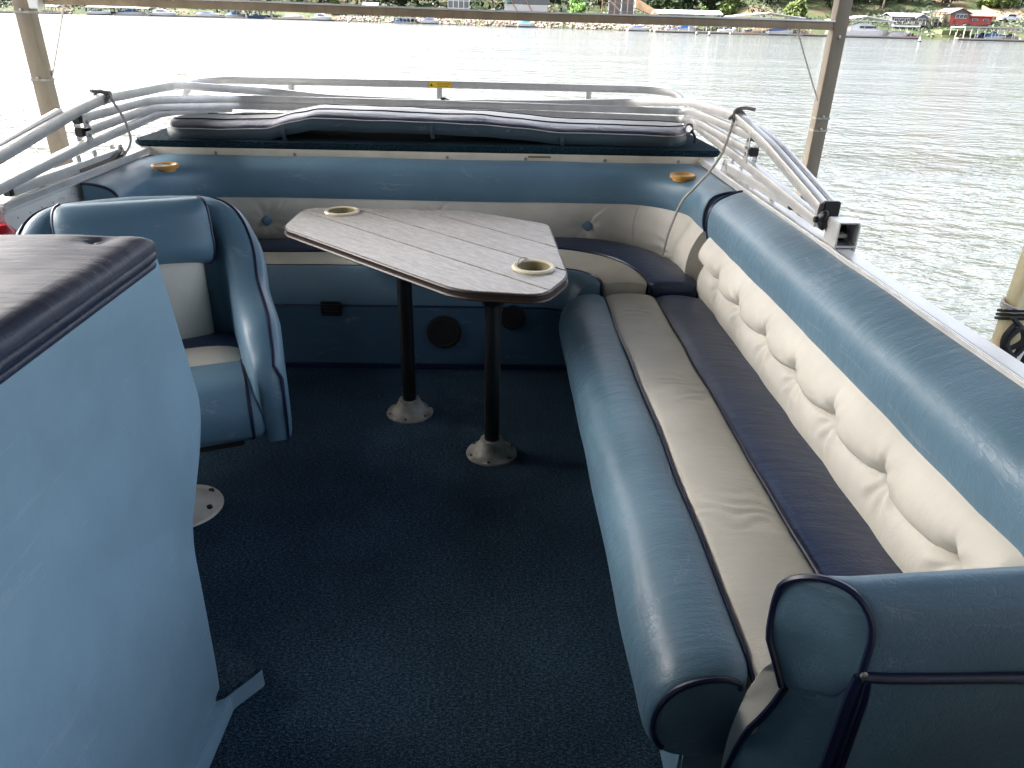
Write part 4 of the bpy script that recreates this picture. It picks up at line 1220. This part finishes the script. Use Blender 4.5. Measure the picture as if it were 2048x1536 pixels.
rows = [(-60, 30, 0), (20, 26, 1), (95, 24, 2), (170, 33, 0), (250, 25, 3), (325, 28, 2), (395, 34, 0), (450, 26, 1), (520, 30, 2), (585, 25, 3), (640, 33, 0), (735, 34, 4), (800, 22, 2), (850, 31, 1),
        (915, 35, 0), (985, 30, 4), (1050, 36, 2), (1110, 40, 0), (1190, 40, 1), (1250, 34, 3), (1335, 23, 1), (1375, 30, 0), (1420, 26, 2), (1460, 20, 5), (1485, 30, 4), (1525, 21, 0), (1565, 28, 1), (1605, 19, 3),
        (1640, 27, 0), (1690, 18, 1), (1730, 25, 0), (1765, 20, 3), (1800, 26, 0), (1845, 33, 4), (1880, 24, 2), (1925, 36, 0), (1965, 38, 1), (1990, 22, 5), (2020, 30, 3), (2060, 27, 0), (2110, 30, 1)]
cnt = {}
for px, off, k in rows:
    w = where(px); key = (k, w); cnt[key] = cnt.get(key, 0)+1
    tree(px, off, k, rnd.uniform(.85, 1.15), w + ('' if cnt[key] == 1 else ', the taller one further up'))
# forest behind as one mass
V, Fc = [], []
for k in range(26000):
    x = rnd.uniform(-260, 230); d = rnd.uniform(22, 80); y = shore_y(x)+d; z = ground_z(x, y)+rnd.uniform(.1, 8)
    s = rnd.uniform(.5, 1.1); u = Vector((rnd.gauss(0, 1), rnd.gauss(0, 1), rnd.gauss(0, 1))).normalized(); w = u.orthogonal().normalized(); p = Vector((x, y, z))
    b = len(V); V += [tuple(p-u*s), tuple(p+w*s*.6), tuple(p+u*s), tuple(p-w*s*.6)]; Fc.append((b, b+1, b+2, b+3))
tag(mo('woods', V, Fc, LEAF[0], None, False), 'dark mass of woodland covering the hill above the far bank', 'woods', kind='stuff')
V, Fc = [], []
for k in range(16000):
    x = rnd.uniform(-170, 130); d = abs(rnd.gauss(0, 13))+4; y = shore_y(x)+d; z = ground_z(x, y)+rnd.uniform(0, 1.7)*max(.2, noise.noise(Vector((x*.2, y*.2, 7)))+.5)
    if noise.noise(Vector((x*.08, y*.08, 3))) < -.12: continue
    s = rnd.uniform(.2, .5); u = Vector((rnd.gauss(0, 1), rnd.gauss(0, 1), rnd.gauss(0, 1))).normalized(); w = u.orthogonal().normalized(); p = Vector((x, y, z))
    b = len(V); V += [tuple(p-u*s), tuple(p+w*s*.6), tuple(p+u*s), tuple(p-w*s*.6)]; Fc.append((b, b+1, b+2, b+3))
tag(mo('undergrowth', V, Fc, LEAF[3], None, False), 'low scrub growing between the houses on the far bank', 'scrub', kind='stuff')

# buildings ------------------------------------------------------------
m_redw = plain('red_siding', (.26, .045, .035), .7, 0, .15, .6)
m_redroof = plain('red_brown_roof', (.20, .085, .06), .8)
m_darksid = plain('dark_grey_siding', (.07, .075, .075), .7)
m_greyroof = plain('grey_roof', (.22, .23, .24), .6)
m_whitep = plain('white_paint', (.46, .46, .455), .5); m_dockpost = plain('galvanised_post', (.38, .38, .37), .5)
m_tan = plain('tan_siding', (.26, .21, .13), .7)
m_glass = NT('window_glass').set(col=(.03, .04, .05), rough=.08, spec=.8).m
m_bluecov = plain('blue_canvas', (.03, .14, .36), .7)
m_navycov = plain('navy_canvas', (.02, .04, .10), .7)
m_greywood = plain('grey_timber', (.22, .20, .18), .8)
m_roofw = plain('white_metal_roof', (.60, .60, .59), .4)
m_greyp = plain('grey_panel', (.33, .32, .31), .7)
m_orange = plain('orange_kayak_plastic', (.70, .30, .04), .4)
m_earth = plain('bare_earth', (.22, .145, .09), .9, 0, .2, .5)
m_brown = plain('brown_deck_wood', (.20, .11, .08), .8)
m_teal = plain('teal_canvas', (.02, .25, .26), .6)

def hull_pt(px, off=0, py=20):
    x0 = far(px, py, 170).x/170; y = 170.
    for _ in range(8): y = shore_y(x0*y)+off
    return Vector((x0*y, y, 0)), y
def zat(px, py, y): return far(px, py, y).z

def gable(name, parent, x0, x1, y0, y1, ze, zr_, mat, axis='x', over=.3, th=.14):
    """two roof slopes; ridge along axis"""
    if axis == 'x':
        ym = (y0+y1)/2
        sec = [(y0-over, ze), (ym, zr_), (y1+over, ze), (y1+over, ze-th), (ym, zr_-th), (y0-over, ze-th)]
        rings = [[Vector((x, a, b)) for a, b in sec] for x in (x0-over, x1+over)]
    else:
        xm = (x0+x1)/2
        sec = [(x0-over, ze), (xm, zr_), (x1+over, ze), (x1+over, ze-th), (xm, zr_-th), (x0-over, ze-th)]
        rings = [[Vector((a, y, b)) for a, b in sec] for y in (y0-over, y1+over)]
    return loft(name, rings, mat, parent, smooth=False)
def gable_wall(name, parent, x0, x1, y, z0, ze, zr_, mat, th=.2):
    xm = (x0+x1)/2
    rings = [[Vector((x0, yy, z0)), Vector((x1, yy, z0)), Vector((x1, yy, ze)), Vector((xm, yy, zr_)), Vector((x0, yy, ze))] for yy in (y, y+th)]
    return loft(name, rings, mat, parent, smooth=False)
def window(parent, x, y, z, w, h, fm=None):
    f = box('window', (x, y-.05, z), (w, .08, h), fm or m_whitep, parent, bev=0)
    box('pane', (x-w*.23, y-.10, z), (w*.38, .03, h*.78), m_glass, f, bev=0); box('pane', (x+w*.23, y-.10, z), (w*.38, .03, h*.78), m_glass, f, bev=0)

# red house
p, y = hull_pt(1940, 9); y0 = y
xa, xb = far(1897, 50, y0).x, far(1984, 50, y0).x; zb, zt = zat(1940, 58, y0), zat(1940, 22, y0); xm = far(1937, 40, y0).x
t = thing('house', (xa, y0, zb), 'red two-storey house with brown roof and white windows on the far right bank', 'house')
H_ = zt-zb
box('wall', ((xa+xm)/2, y0+3, zb+H_*.38), (xm-xa, 6, H_*.80), m_redw, t, bev=0)
gable_wall('gable', t, xa, xm, y0-.05, zb+H_*.70, zb+H_*.86, zb+H_*1.10, m_darksid, .15)
box('wall', ((xm+xb)/2, y0+3.2, zb+H_*.36), (xb-xm, 5.4, H_*.76), m_redw, t, bev=0)
gable('roof', t, xa, xm, y0, y0+6, zb+H_*.86, zb+H_*1.16, m_redroof, 'y', .4)
gable('roof', t, xm, xb, y0+.5, y0+6, zb+H_*.74, zb+H_*1.08, m_redroof, 'x', .4)
for k in range(3): window(t, xa+(xm-xa)*(.34+.21*k), y0-.05, zb+H_*.70, (xm-xa)*.17, H_*.26)
for fx in (.30, .74): window(t, xm+(xb-xm)*fx, y0+.45, zb+H_*.52, (xb-xm)*.2, H_*.12)
for fx in (.20, .66): window(t, xm+(xb-xm)*fx, y0+.45, zb+H_*.08, (xb-xm)*.22, H_*.18)
box('side_wall', (xa-.12, y0+3, zb+H_*.38), (.2, 6, H_*.8), m_tan, t, bev=0)
box('foundation', ((xa+xb)/2, y0+2.9, zb-.5), (xb-xa-.2, 5.8, 1.1), m_tan, t, bev=0)
# dark house
p, y0 = hull_pt(1830, 9); xa, xb = far(1783, 45, y0).x, far(1852, 45, y0).x; zb, zt = zat(1815, 48, y0), zat(1815, 30, y0); H_ = zt-zb
t = thing('house', (xa, y0, zb), 'dark grey lake house with white window frames between the cruiser and the red house', 'house')
box('wall', ((xa+xb)/2, y0+2.5, zb+H_*.4), (xb-xa, 5, H_*.9), m_darksid, t, bev=0)
gable('roof', t, xa, xb, y0, y0+5, zb+H_*.84, zb+H_*1.25, m_greyroof, 'x', .3)
xg0, xg1 = xa+(xb-xa)*.66, xb
gable_wall('gable', t, xg0, xg1, y0-.5, zb, zb+H_*.72, zb+H_*1.15, m_darksid, .6); gable('roof', t, xg0, xg1, y0-.5, y0+3, zb+H_*.74, zb+H_*1.2, m_greyroof, 'y', .2)
for fx, w in ((.12, .12), (.28, .12), (.44, .14)): window(t, xa+(xb-xa)*fx, y0, zb+H_*.42, (xb-xa)*w, H_*.42)
for fx in (.76, .88): window(t, xa+(xb-xa)*fx, y0-.5, zb+H_*.44, (xb-xa)*.09, H_*.40)
box('deck', ((xa+xb)/2, y0-1.4, zb-.12), (xb-xa+1, 1.8, .16), m_greywood, t, bev=0)
for k in range(7): box('deck_post', (xa+(xb-xa)*k/6, y0-2.2, zb+.0), (.1, .1, 1.1), m_greywood, t, bev=0)
# stair tower right of it
xa2, xb2 = far(1856, 45, y0).x, far(1884, 45, y0).x
t = thing('porch', (xa2, y0, zb), 'open timber porch on posts attached right of the dark grey house', 'porch')
box('roof_slab', ((xa2+xb2)/2, y0+1, zat(1870, 24, y0)), (xb2-xa2+1, 3, .2), m_greyroof, t, bev=0)
box('floor_slab', ((xa2+xb2)/2, y0+1, zat(1870, 36, y0)), (xb2-xa2, 3, .2), m_greywood, t, bev=0)
for k in range(4): box('post', (xa2+(xb2-xa2)*k/3, y0-.3, zat(1870, 38, y0)), (.14, .14, 3.2), m_greywood, t, bev=0)
# white shed
p, y0 = hull_pt(740, 12); xa, xb = far(727, 14, y0).x, far(754, 14, y0).x; zb, zt = zat(740, 24, y0), zat(740, 6, y0); H_ = zt-zb
t = thing('shed', (xa, y0, zb), 'small white shed with windows on the far bank left of the porch', 'shed')
box('wall', ((xa+xb)/2, y0+1.5, zb+H_*.3), (xb-xa, 3, H_*.9), m_whitep, t, bev=0); gable('roof', t, xa, xb, y0, y0+3, zb+H_*.75, zb+H_*1.05, m_whitep, 'x')
for fx in (.25, .5, .75): window(t, xa+(xb-xa)*fx, y0, zb+H_*.4, (xb-xa)*.16, H_*.35, m_greyp)
# white porch
p, y0 = hull_pt(918, 10); xa, xb = far(896, 14, y0).x, far(938, 14, y0).x; zb = zat(918, 30, y0)
t = thing('porch', (xa, y0, zb), 'white framed screened porch on the far bank above the beam', 'porch')
box('back_wall', ((xa+xb)/2, y0+2.4, zb+1.6), (xb-xa, .15, 3.6), m_darksid, t, bev=0)
for k in range(5): box('post', (xa+(xb-xa)*k/4, y0, zb+1.6), (.16, .16, 3.8), m_whitep, t, bev=0)
for z in (.1, 1.5, 3.1): box('rail', ((xa+xb)/2, y0, zb+z), (xb-xa, .12, .12), m_whitep, t, bev=0)
box('floor_slab', ((xa+xb)/2, y0+1.2, zb), (xb-xa, 2.4, .15), m_greywood, t, bev=0)
# grey panel wall
p, y0 = hull_pt(1050, 8); xa, xb = far(1009, 20, y0).x, far(1095, 20, y0).x; zb, zt = zat(1050, 28, y0), zat(1050, 9, y0)
t = thing('deck_house', (xa, y0, zb), 'grey boarded deck house with brown diagonal braces left of the bright green tree', 'deck house')
box('panel_wall', ((xa+xb)/2, y0, (zb+zt)/2), (xb-xa, .2, zt-zb), m_greyp, t, bev=0)
box('upper_room', ((xa+xb)/2+.4, y0+1.4, zt+1.2), (xb-xa, 2.4, 2.2), m_darksid, t, bev=0)
box('awning', (xa+.6, y0-.3, zt+.5), (1.3, .8, .25), m_teal, t, bev=0)
for f_ in (.2, .55): 
    a = Vector((xa+(xb-xa)*(f_-.08), y0-.2, zt+1.2)); b = Vector((xa+(xb-xa)*(f_+.14), y0-.2, zb)); tube('brace', [a, b], .10, m_brown, t, 6)
# stair structure
p, y0 = hull_pt(1225, 8); zb = zat(1225, 28, y0); xa, xb = far(1204, 20, y0).x, far(1268, 20, y0).x
t = thing('deck_stair', (xa, y0, zb), 'raised timber deck with stairs right of the bright green tree on the far bank', 'stairs')
for k in range(6): box('post', (xa+(xb-xa)*k/5, y0, zb+1.8), (.2, .2, 4.4), m_greyp if k % 2 else m_brown, t, bev=0)
for z in (.5, 2.2, 3.2): box('rail', ((xa+xb)/2, y0-.1, zb+z), (xb-xa, .12, .14), m_brown, t, bev=0)
tube('stringer', [Vector((xa+1, y0-.3, zb+3)), Vector((xa+4.4, y0-.3, zb+.2))], .14, m_greyp, t, 6)
for k in range(9): box('tread', (xa+1+.38*k, y0-.4, zb+3-.31*k), (.4, .7, .06), m_brown, t, bev=0)
box('back_wall', ((xa+xb)/2+1, y0+2, zb+1.6), ((xb-xa)*.8, .2, 4), m_darksid, t, bev=0)
# earth ramp
p, y0 = hull_pt(1295, 11); a = far(1272, 3, y0+3); b = far(1315, 27, y0)
t = thing('retaining_ramp', (a.x, y0, 0), 'sloping tan earth ramp left of the long white dock roof', 'ramp')
V = [a+Vector((0, 0, .7)), a+Vector((0, 0, -1.2)), b+Vector((0, 0, -.8)), b+Vector((0, 0, .5)), a+Vector((0, 2, .7)), a+Vector((0, 2, -1.2)), b+Vector((0, 2, -.8)), b+Vector((0, 2, .5))]
mo('earth_bank', V, [(0, 1, 2, 3), (7, 6, 5, 4), (0, 4, 5, 1), (1, 5, 6, 2), (2, 6, 7, 3), (3, 7, 4, 0)], m_earth, t, False)
p, y0 = hull_pt(2000, 14)
t = thing('earth_cut', (p.x, y0, 0), 'bare sloping brown earth cut beside the red house at the right', 'earth bank')
a = far(1984, 32, y0); b = far(2090, 44, y0)
V = [a, b, b+Vector((0, 0, -2.5)), a+Vector((0, 0, -2)), a+Vector((2, 8, 2.2)), b+Vector((0, 8, 2.6)), b+Vector((0, 8, -2)), a+Vector((2, 8, -2))]
mo('slope', V, [(0, 3, 2, 1), (4, 5, 6, 7), (0, 1, 5, 4), (1, 2, 6, 5), (2, 3, 7, 6), (3, 0, 4, 7)], m_earth, t, False)
p, y0 = hull_pt(1905, 2.5); a = far(1880, 66, y0)
t = thing('lawn_terrace', (p.x, y0, 0), 'mown grass terrace with a low tan wall in front of the red house', 'lawn')
box('grass_bed', ((far(1880, 60, y0).x+far(1938, 60, y0).x)/2, y0+1.5, zat(1905, 62, y0)-.5), (far(1938, 60, y0).x-far(1880, 60, y0).x, 5, 1.3), plain('lawn', (.07, .095, .03), .9), t, bev=0)
box('low_wall', (far(1985, 70, y0).x, y0-1.3, zat(1985, 76, y0)+.1), (22, .3, .35), m_tan, t, bev=0)

# covered docks --------------------------------------------------------
WZ = -1.0
def dock(px0, px1, py_ridge, py_eave, label, off=-3.5, depth=5., posts=6, roof=m_roofw, boats=(), truss=False, one=False):
    _, y0 = hull_pt((px0+px1)/2, off)
    x0, x1 = far(px0, 50, y0).x, far(px1, 50, y0).x; ze = zat((px0+px1)/2, py_eave, y0); zr2 = zat((px0+px1)/2, py_ridge, y0)
    t = thing('covered_dock', ((x0+x1)/2, y0, WZ), label, 'dock')
    if truss:
        xm = (x0+x1)/2
        for yy in (y0, y0+depth):
            for s_ in ((x0, xm), (xm, x1)):
                a = Vector((s_[0], yy, ze if s_[0] == x0 else zr2)); b = Vector((s_[1], yy, zr2 if s_[0] == x0 else ze)); tube('truss', [a, b], .09, m_whitep, t, 6)
            tube('truss', [Vector((x0, yy, ze-.1)), Vector((x1, yy, ze-.1))], .06, m_alu, t, 6)
            for k in range(1, 8):
                xx = x0+(x1-x0)*k/8; tube('web', [Vector((xx, yy, ze-.1)), Vector((xx+(x1-x0)/16, yy, ze+(zr2-ze)*(1-abs(2*k/8-1))))], .04, m_alu, t, 5)
        gable('roof', t, x0, x1, y0, y0+depth, ze+.0, zr2+.1, roof, 'y', .3, .10)
    elif one: box('roof', ((x0+x1)/2, y0+depth/2, ze), (x1-x0, depth, .22), roof, t, bev=0, ax=Matrix.Rotation(-.03, 3, 'X'))
    else: gable('roof', t, x0, x1, y0, y0+depth, ze, zr2, roof, 'x', .25, .16)
    for yy in (y0+.1, y0+depth-.1):
        for k in range(posts):
            xx = x0+.15+(x1-x0-.3)*k/(posts-1); box('post', (xx, yy, (ze+WZ)/2), (.09, .09, ze-WZ), m_dockpost, t, bev=0)
    box('float', ((x0+x1)/2, y0+.3, WZ+.22), (x1-x0+.6, .9, .3), m_greywood, t, bev=0)
    box('float', ((x0+x1)/2, y0+depth, WZ+.22), (x1-x0+.6, 1.0, .3), m_greywood, t, bev=0)
    return t, x0, x1, y0
D = {}
dock(72, 118, 10, 13, 'weathered dock beside the left post on the far bank', -3, 4, 7, m_greyp)
dock(180, 300, 12, 15, 'long low dock with grey roof under the beam at the left', -3, 5, 9, m_greyp)
dock(455, 545, 17, 20, 'crowded dock with white posts behind the beam, left of the white marker', -3.5, 5, 10, m_greyp)
dock(1314, 1440, 20, 27, 'long white roofed boat dock above the beam in the middle right', -3.5, 5, 9, m_roofw)
dock(1466, 1606, 26, 34, 'boat dock with low pitched white truss roof left of the right post', -3.5, 5.5, 8, m_roofw, truss=True)
dock(1676, 1786, 33, 41, 'boat dock with white roof edge sheltering the large cruiser', -3.5, 5.5, 5, m_roofw, truss=True)
dock(1786, 1842, 51, 53, 'small flat white roofed dock in front of the dark grey house', -3.5, 4.5, 5, m_roofw, one=True)
dock(1932, 2048, 52, 56, 'grey roofed dock in front of the red house at the right edge', -3.5, 5, 9, m_greyroof, one=True)
dock(790, 830, 34, 36, 'small dock with blue covered lifts under the beam', -3, 3.5, 6, m_greyp, one=True)

# boats ------------------------------------------------------------------
def boat(px, L, label, hullm, cov=None, cabin=False, off=-4.5, wid=2.3, pontoon=False, h=.9, rz=0.):
    _, y0 = hull_pt(px, off); x = far(px, 60, y0).x
    t = thing('boat', (x, y0, WZ), label, 'boat')
    rings = []
    for k in range(13):
        u = k/12; xx = (u-.5)*L; w = wid/2*(1-max(0, (u-.6)/.4)**2.2*.97); zt = h*(.75+.35*u); zk = .02+.5*max(0, u-.7)**2*h*6
        rings.append([Vector((x+xx, y0-w, WZ+zt)), Vector((x+xx, y0-w*.85, WZ+zk+.25*h)), Vector((x+xx, y0, WZ+min(zk, zt-.05))), Vector((x+xx, y0+w*.85, WZ+zk+.25*h)), Vector((x+xx, y0+w, WZ+zt)), Vector((x+xx, y0, WZ+zt+.03))])
    loft('hull', rings, hullm, t, angle=40)
    if cabin:
        cr_ = []
        for k in range(9):
            u = k/8; xx = (-.32+.58*u)*L; zz = h*1.0+h*.95*sin(pi*min(1, .12+u*.86))**.6; w = wid*.36
            cr_.append([Vector((x+xx, y0-w, WZ+h*.9)), Vector((x+xx, y0-w*.85, WZ+zz)), Vector((x+xx, y0+w*.85, WZ+zz)), Vector((x+xx, y0+w, WZ+h*.9))])
        loft('cabin', cr_, m_whitep, t, angle=30)
        box('windscreen', (x+.02*L, y0-wid*.37, WZ+h*1.42), (L*.34, .05, h*.28), m_glass, t, bev=0)
        tube('rail', [Vector((x+L*.1, y0-wid*.4, WZ+h*1.25)), Vector((x+L*.3, y0-wid*.3, WZ+h*1.45)), Vector((x+L*.46, y0, WZ+h*1.5))], .03, m_alu, t, 5)
    if cov is not None:
        cr_ = []
        for k in range(9):
            u = k/8; xx = (-.45+.8*u)*L; zz = h*(1.0+.5*sin(pi*u)**.7); w = wid*.46*(1-.3*u)
            cr_.append([Vector((x+xx, y0-w, WZ+h*.85)), Vector((x+xx, y0-w*.6, WZ+zz)), Vector((x+xx, y0+w*.6, WZ+zz)), Vector((x+xx, y0+w, WZ+h*.85))])
        loft('cover', cr_, cov, t, angle=30)
    if not cabin and cov is None:
        box('windscreen', (x+L*.08, y0, WZ+h*1.25), (.1, wid*.7, .45), m_glass, t, bev=0); box('seat_row', (x-L*.15, y0, WZ+h*1.0), (L*.2, wid*.6, .4), m_navycov, t, bev=0)
        box('motor', (x-L*.52, y0, WZ+h*.7), (.4, .4, 1.0), m_black, t, bev=.05)
    return t
boat(1728, 9.5, 'large white cabin cruiser moored under the dock right of the right post', m_whitep, cabin=True, h=1.3, wid=3, off=-2.2)
boat(1277, 4.6, 'white speedboat by the rocks left of the long white roofed dock', m_whitep, cov=m_navycov, off=-3, h=.7)
boat(1372, 3.6, 'white boat with blue cover under the long white dock roof', m_whitep, cov=m_bluecov, off=-2.2)
boat(1345, 3.2, 'white open boat at the left end of the long white roofed dock', m_whitep, off=-2)
boat(1455, 4.2, 'white boat moored between the two white roofed docks', m_whitep, off=-2.5)
boat(1500, 3.6, 'orange hulled boat under the truss roofed dock', m_orange, off=-2.2, h=.6)
boat(1560, 5., 'white boat with navy cover under the truss roofed dock', m_whitep, cov=m_navycov, off=-2.2)
boat(1800, 4.2, 'pale boat in the small dock before the dark grey house', m_whitep, cov=m_greyp, off=-2.2)
boat(1822, 3.6, 'red trimmed boat at the right end of the small flat roofed dock', m_redw, off=-2.2, h=.6)
boat(1992, 4.5, 'boat with blue cover under the grey dock roof at the right', m_whitep, cov=m_bluecov, off=-1.6)
boat(1966, 3.2, 'dark boat under the grey dock roof beside the blue covered one', m_navycov, off=-1.4)
boat(2022, 3.6, 'tan boat under the grey dock roof at the right edge', m_tan, off=-1.4)
boat(270, 7., 'white boat with bright blue canopy at the left docks', m_whitep, cov=m_bluecov, off=-2)
boat(205, 6., 'white boat moored left of the bright blue canopied boat', m_whitep, off=-3)
boat(330, 7., 'white sleek boat moored right of the bright blue canopied boat', m_whitep, cabin=True, off=-3)
boat(420, 6, 'boat with navy cover at the left docks', m_whitep, cov=m_navycov, off=-3)
boat(475, 5, 'blue covered boat in the crowded dock behind the beam', m_whitep, cov=m_bluecov, off=-2)
boat(520, 5, 'dark boat at the right end of the crowded dock behind the beam', m_navycov, off=-2)
boat(645, 5, 'white boat box shaped on its own under the beam, left of the white marker', m_whitep, cabin=True, off=-2)
boat(590, 4.5, 'small grey covered boat right of the crowded dock', m_greyp, cov=m_greyp, off=-2)
boat(1052, 3.8, 'boat with blue cover at the bank left of the rocks in the middle', m_whitep, cov=m_bluecov, off=-2)
boat(860, 4.2, 'navy covered boat right of the small dock under the beam', m_whitep, cov=m_navycov, off=-2)
boat(805, 3.4, 'small open boat in the dock with blue lifts', m_bluecov, off=-1.5)
# floating walkways
def walkway(px0, px1, off, label):
    _, y0 = hull_pt((px0+px1)/2, off); x0, x1 = far(px0, 50, y0).x, far(px1, 50, y0).x
    t = thing('floating_walkway', ((x0+x1)/2, y0, WZ), label, 'walkway')
    box('deck', ((x0+x1)/2, y0, WZ+.30), (x1-x0, 1.2, .22), m_greywood, t, bev=0); box('floats', ((x0+x1)/2, y0, WZ+.08), (x1-x0-.4, 1.0, .3), m_black, t, bev=0)
    n_ = max(3, int((x1-x0)/3))
    for k in range(n_): box('pile', (x0+(x1-x0)*k/(n_-1), y0+.6, WZ+.7), (.10, .10, 1.3), m_dockpost, t, bev=0)
walkway(-40, 130, -3, 'grey floating walkway at the far left edge')
walkway(300, 455, -2.5, 'grey floating walkway between the left docks'); walkway(545, 690, -2.5, 'floating walkway ending at the white marker')
walkway(1310, 1660, -3.8, 'floating walkway in front of the two white roofed docks'); walkway(1676, 1850, -3.8, 'floating walkway before the cruiser and the small dock')
walkway(1920, 2080, -3.8, 'floating walkway before the grey roofed dock'); walkway(1010, 1060, -2.5, 'short walkway at the bank in the middle')
# markers
def marker(px, py0, py1, label, yy):
    a = far(px, py1, yy); x = a.x; z1 = far(px, py0, yy).z
    t = thing('marker_buoy', (x, yy, WZ), label, 'buoy')
    lathe('body', [(0, -.3), (.18, -.3), (.20, .3), (.15, max(.5, z1-WZ-.2)), (.06, z1-WZ), (0, z1-WZ)], (x, yy, WZ), m_whitep, t, 12)
    lathe('collar', [(.20, .05), (.26, .10), (.26, .2), (.20, .25)], (x, yy, WZ), m_black, t, 12)
marker(697, 32, 44, 'white marker buoy on the water at the left part of the rocks', 185); marker(1418, 62, 70, 'white marker buoy before the long white roofed dock', 135)
marker(1393, 64, 68, 'small white buoy just left of the marker before the long white dock', 142); marker(1840, 74, 79, 'white buoy on the water before the small flat roofed dock', 125)
# parked car on the slope at right
_, y0 = hull_pt(2016, 13); c = far(2016, 43, y0)
t = thing('car', tuple(c), 'white car parked on the earth slope at the right edge of the bank', 'car')
rings = []
for k, (u, zl, zh) in enumerate(((-1, .35, .6), (-.95, .25, .85), (-.5, .25, .95), (-.3, .25, 1.4), (.3, .25, 1.42), (.55, .25, 1.0), (.95, .25, .9), (1, .35, .6))):
    rings.append([c+Vector((u*2.1, -.85, zl)), c+Vector((u*2.1, -.8, zh)), c+Vector((u*2.1, .8, zh)), c+Vector((u*2.1, .85, zl))])
loft('body', rings, m_whitep, t, angle=30)
for sx in (-1.3, 1.3):
    lathe('wheel', [(0, .1), (.3, .1), (.33, 0), (.3, -.1), (0, -.1)], c+Vector((sx, -.85, .3)), m_black, t, 14, Matrix.Rotation(pi/2, 3, 'X'))
box('side_window', c+Vector((0, -.83, 1.15)), (1.6, .04, .35), m_glass, t, bev=0)

for o in bpy.data.objects:
    if '_org' in o: del o['_org']
S.render.engine = 'CYCLES'
